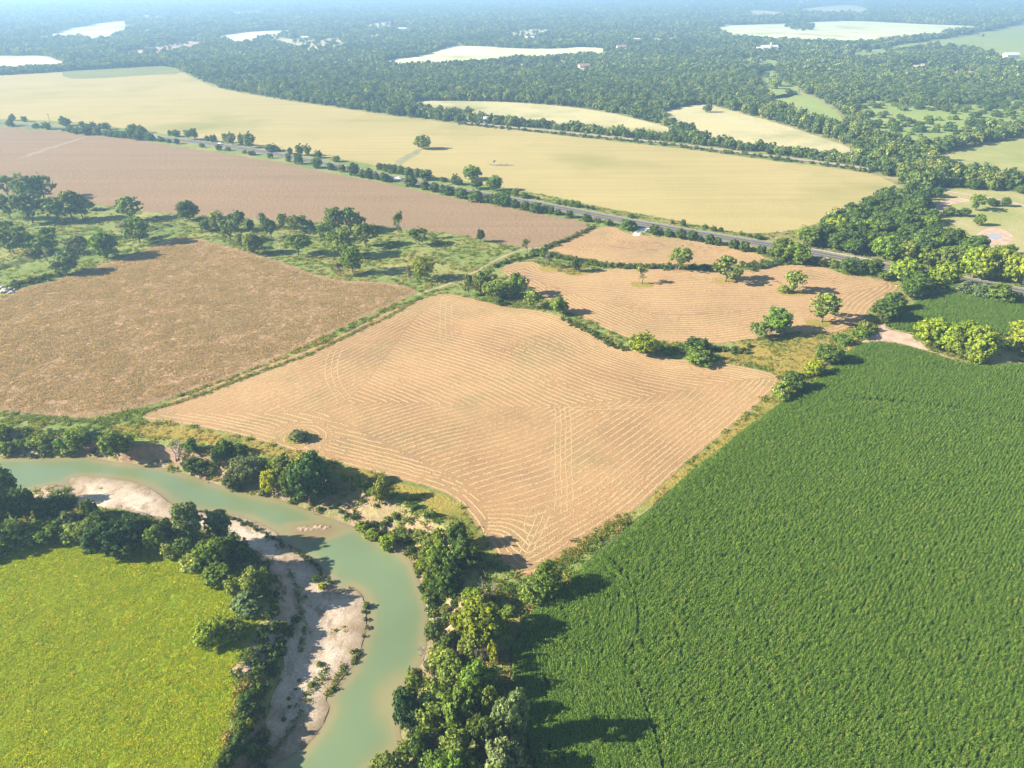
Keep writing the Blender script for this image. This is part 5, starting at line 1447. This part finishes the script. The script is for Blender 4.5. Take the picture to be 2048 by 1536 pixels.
for (u, v, L, r, wl, rf, lb) in ((1273, 82.5, 22, .1, 'wall', 'roofw', 'left one of two pale roofed houses in the woods right of centre'), (1313, 83.5, 20, -.1, 'wall', 'roofw', 'right one of two pale roofed houses in the woods right of centre'),
    (1243, 97, 22, .2, 'wall', 'roofr', 'small rust roofed house right of the enclosed pale field'), (1168, 136, 20, .3, 'wall', 'roofr', 'rust roofed house in the gap of the centre wood'), (1955, 359, 9, .1, 'wall', 'roofr', 'rust roofed barn hidden in trees above the dry pasture'),
    (1060, 78, 22, .2, 'wall', 'roofw', 'pale house in the tan clearing above the enclosed field'), (805, 60, 26, .1, 'wall', 'roofw', 'bright house in the far clearing at top centre'), (1625, 125, 12, .4, 'roofr', 'roofr', 'dark little shed at the head of the green glade'),
    (300, 38, 40, .1, 'wall', 'roofw', 'pale farm building in a far clearing at upper left'), (1812, 30, 40, .1, 'wall', 'roofw', 'bright building behind the largest far pale field'), (2020, 117, 30, .2, 'wall', 'roofw', 'long white building on the pasture at the right edge'), (610, 78, 20, .1, 'wall', 'roofw', 'white house in the patchy farmyard clearing')):
    house(u, v, L, L * .45, 4.5 if L < 30 else 7, r, wl, rf, lb, 'house' if 'shed' not in lb and 'barn' not in lb else 'shed', None, 'farm_house' if 'house' in lb else 'farm_building')

def car(u, v, ang, paint, label, name, pickup=False):
    x, y = at(u, v); e = bpy.data.objects.new(name, None); COL.objects.link(e); e.location = (float(x), float(y), .13); e.rotation_euler = (0, 0, ang); tag(e, label, 'vehicle')
    def body(b):
        prof = [(-2.6,.4),(-2.6,1.0),(-.5,1.05),(-.3,1.75),(.9,1.75),(1.5,1.1),(2.55,.95),(2.6,.4)] if pickup else [(-2.3,.4),(-2.3,.95),(-1.8,1.05),(-1.3,1.5),(.5,1.5),(1.2,1.0),(2.2,.85),(2.3,.4)]
        L = [b.verts.new((p, -.92, q)) for p, q in prof]; R = [b.verts.new((p, .92, q)) for p, q in prof]
        n = len(prof)
        for i in range(n): b.faces.new((L[i], R[i], R[(i + 1) % n], L[(i + 1) % n]))
        b.faces.new(L); b.faces.new(R[::-1])
    part('body', body, paint, e)
    part('side_window', lambda b: (box(b, -.2, .9, -.94, -.9, 1.15, 1.62), box(b, -.2, .9, .9, .94, 1.15, 1.62)), 'glass', e)
    for sx in (-1.6, 1.6):
        for sy in (-.85, .85):
            def wheel(b): bmesh.ops.create_cone(b, cap_ends=True, segments=14, radius1=.38, radius2=.38, depth=.25, matrix=Matrix.Translation((sx, sy, .38)) @ Matrix.Rotation(PI / 2, 4, 'X'))
            part('wheel', wheel, 'rubber', e)
car(797, 358.5, -.5, 'carw', 'white pickup on the highway among roadside bushes', 'pickup_truck', True)
car(312, 276.2, -.25, 'carw', 'white pickup at far left behind the roadside bushes', 'pickup_truck', True)
car(317, 275.5, -.25, 'carr', 'small red car beside the far left white pickup', 'passenger_car')
car(1905, 553.5, -.6, 'carw', 'white pickup on the highway left of the golden trees', 'pickup_truck', True)
car(441, 288.6, -.3, 'carw', 'white car on the highway just before the tall verge trees', 'passenger_car')

def rail(px, off, label):
    L = resample(chaikin(ground_xy(px), 2, False), 2.0)
    e = bpy.data.objects.new('bridge_railing', None); COL.objects.link(e); e.location = (L[0, 0], L[0, 1], 0); tag(e, label, 'railing', 'concrete railings of the highway bridge')
    t = np.gradient(L, axis=0); t /= np.linalg.norm(t, axis=1)[:, None]; Q = L + np.stack([-t[:, 1], t[:, 0]], 1) * off - L[0]
    n = len(Q); i = np.arange(n - 1); tt = np.stack([-t[:, 1], t[:, 0]], 1) * .2
    def bar(nm, z0, z1, tt):
        V = np.vstack([np.column_stack([Q + s * tt, np.full(n, z)]) for s, z in ((-1, z0), (-1, z1), (1, z1), (1, z0))])
        F = np.vstack([np.stack([i + k * n, i + 1 + k * n, i + 1 + ((k + 1) % 4) * n, i + ((k + 1) % 4) * n], 1) for k in range(4)])
        F = np.vstack([F, [[0, n, 2 * n, 3 * n], [n - 1, 4 * n - 1, 3 * n - 1, 2 * n - 1]]])
        link(nm, mesh_np(nm, V, F, M['shoulder']), e)
    bar('parapet', .1, .6, tt * .7); bar('top_rail', .62, .75, tt)
rail([(1610,503),(1640,508),(1700,520),(1762,531)], 5.3, 'white concrete railing on the far side of the highway bridge')
rail([(1655,511.5),(1700,520),(1745,528)], -5.3, 'white concrete railing on the near side of the highway bridge')
def pole(u, v, h, label):
    x, y = at(u, v); e = bpy.data.objects.new('utility_pole', None); COL.objects.link(e); e.location = (float(x), float(y), 0); tag(e, label, 'utility pole', 'utility poles')
    V, F = tube([[0, 0, -.3], [0, 0, h]], [.22, .14], 8); link('pole', mesh_np('pole', V, F, M['bark']), e)
    part('crossarm', lambda b: box(b, -1.4, 1.4, -.18, .18, h - 1.1, h - .85), 'bark', e)
    for s in (-1.2, 0.25, 1.2): part('insulator', lambda b: box(b, s - .07, s + .07, -.07, .07, h - .84, h - .5), 'wall', e)
pole(911, 113, 13, 'utility pole standing in the pale field enclosed by woods')
pole(996, 109, 13, 'utility pole behind the tree line of the enclosed pale field')
pole(101, 246, 9, 'utility pole beside the far left end of the highway')

# ------------------------------------------------------------------ air, light, sky, camera
bm = bmesh.new(); box(bm, -15400, 15400, -1650, 15400, -9, 126)
me = bpy.data.meshes.new('haze'); bm.to_mesh(me); bm.free()
hm = bpy.data.materials.new('thin_haze'); hm.use_nodes = True; nt = hm.node_tree; nt.nodes.clear()
ou = nt.nodes.new('ShaderNodeOutputMaterial'); pv = nt.nodes.new('ShaderNodeVolumePrincipled')
pv.inputs['Color'].default_value = (*HAZE_COL, 1); pv.inputs['Density'].default_value = HAZE_D; pv.inputs['Anisotropy'].default_value = HAZE_G
nt.links.new(pv.outputs[0], ou.inputs['Volume']); me.materials.append(hm)
tag(link('haze', me), 'thin bluish summer haze over the whole valley', 'haze', None, 'stuff')

SUN_EL, SHADOW_AZ = math.radians(27), math.radians(6)
d = Vector((math.cos(SHADOW_AZ) * math.cos(SUN_EL), math.sin(SHADOW_AZ) * math.cos(SUN_EL), -math.sin(SUN_EL)))
sl = bpy.data.lights.new('sun', 'SUN'); sl.energy = SUN_E; sl.angle = math.radians(.55); sl.color = (1, .925, .80)
so = bpy.data.objects.new('sun', sl); COL.objects.link(so); so.rotation_euler = d.to_track_quat('-Z', 'Y').to_euler(); so.location = (-300, 0, 300)
w = bpy.data.worlds.new('World'); scn.world = w; w.use_nodes = True
wt = w.node_tree; bg = wt.nodes['Background']; sk = wt.nodes.new('ShaderNodeTexSky'); sk.sky_type = 'NISHITA'; sk.sun_disc = False
sk.sun_elevation = SUN_EL; sk.sun_rotation = math.atan2(-d.x, -d.y); sk.air_density = .8; sk.dust_density = .4; sk.ozone_density = 1.0
wt.links.new(sk.outputs[0], bg.inputs[0]); bg.inputs[1].default_value = SKY_E

cam = bpy.data.cameras.new('camera'); cam.sensor_width = 36; cam.lens = 36 * FPX / 2048; cam.clip_start = .5; cam.clip_end = 60000
co_ = bpy.data.objects.new('camera', cam); COL.objects.link(co_); co_.location = (0, 0, CAMZ); co_.rotation_euler = (PI / 2 - PITCH, 0, 0)
scn.camera = co_
vs = scn.view_settings; vs.view_transform = 'Standard'; vs.look = 'None'; vs.exposure = EXPO; vs.gamma = 1
cy = scn.cycles
cy.max_bounces = 5; cy.diffuse_bounces = 2; cy.glossy_bounces = 2; cy.transmission_bounces = 3; cy.transparent_max_bounces = 4; cy.volume_bounces = 0
cy.use_denoising = True; cy.denoiser = 'OPENIMAGEDENOISE'; cy.denoising_prefilter = 'ACCURATE'; cy.denoising_input_passes = 'RGB_ALBEDO_NORMAL'
cy.caustics_reflective = False; cy.caustics_refractive = False
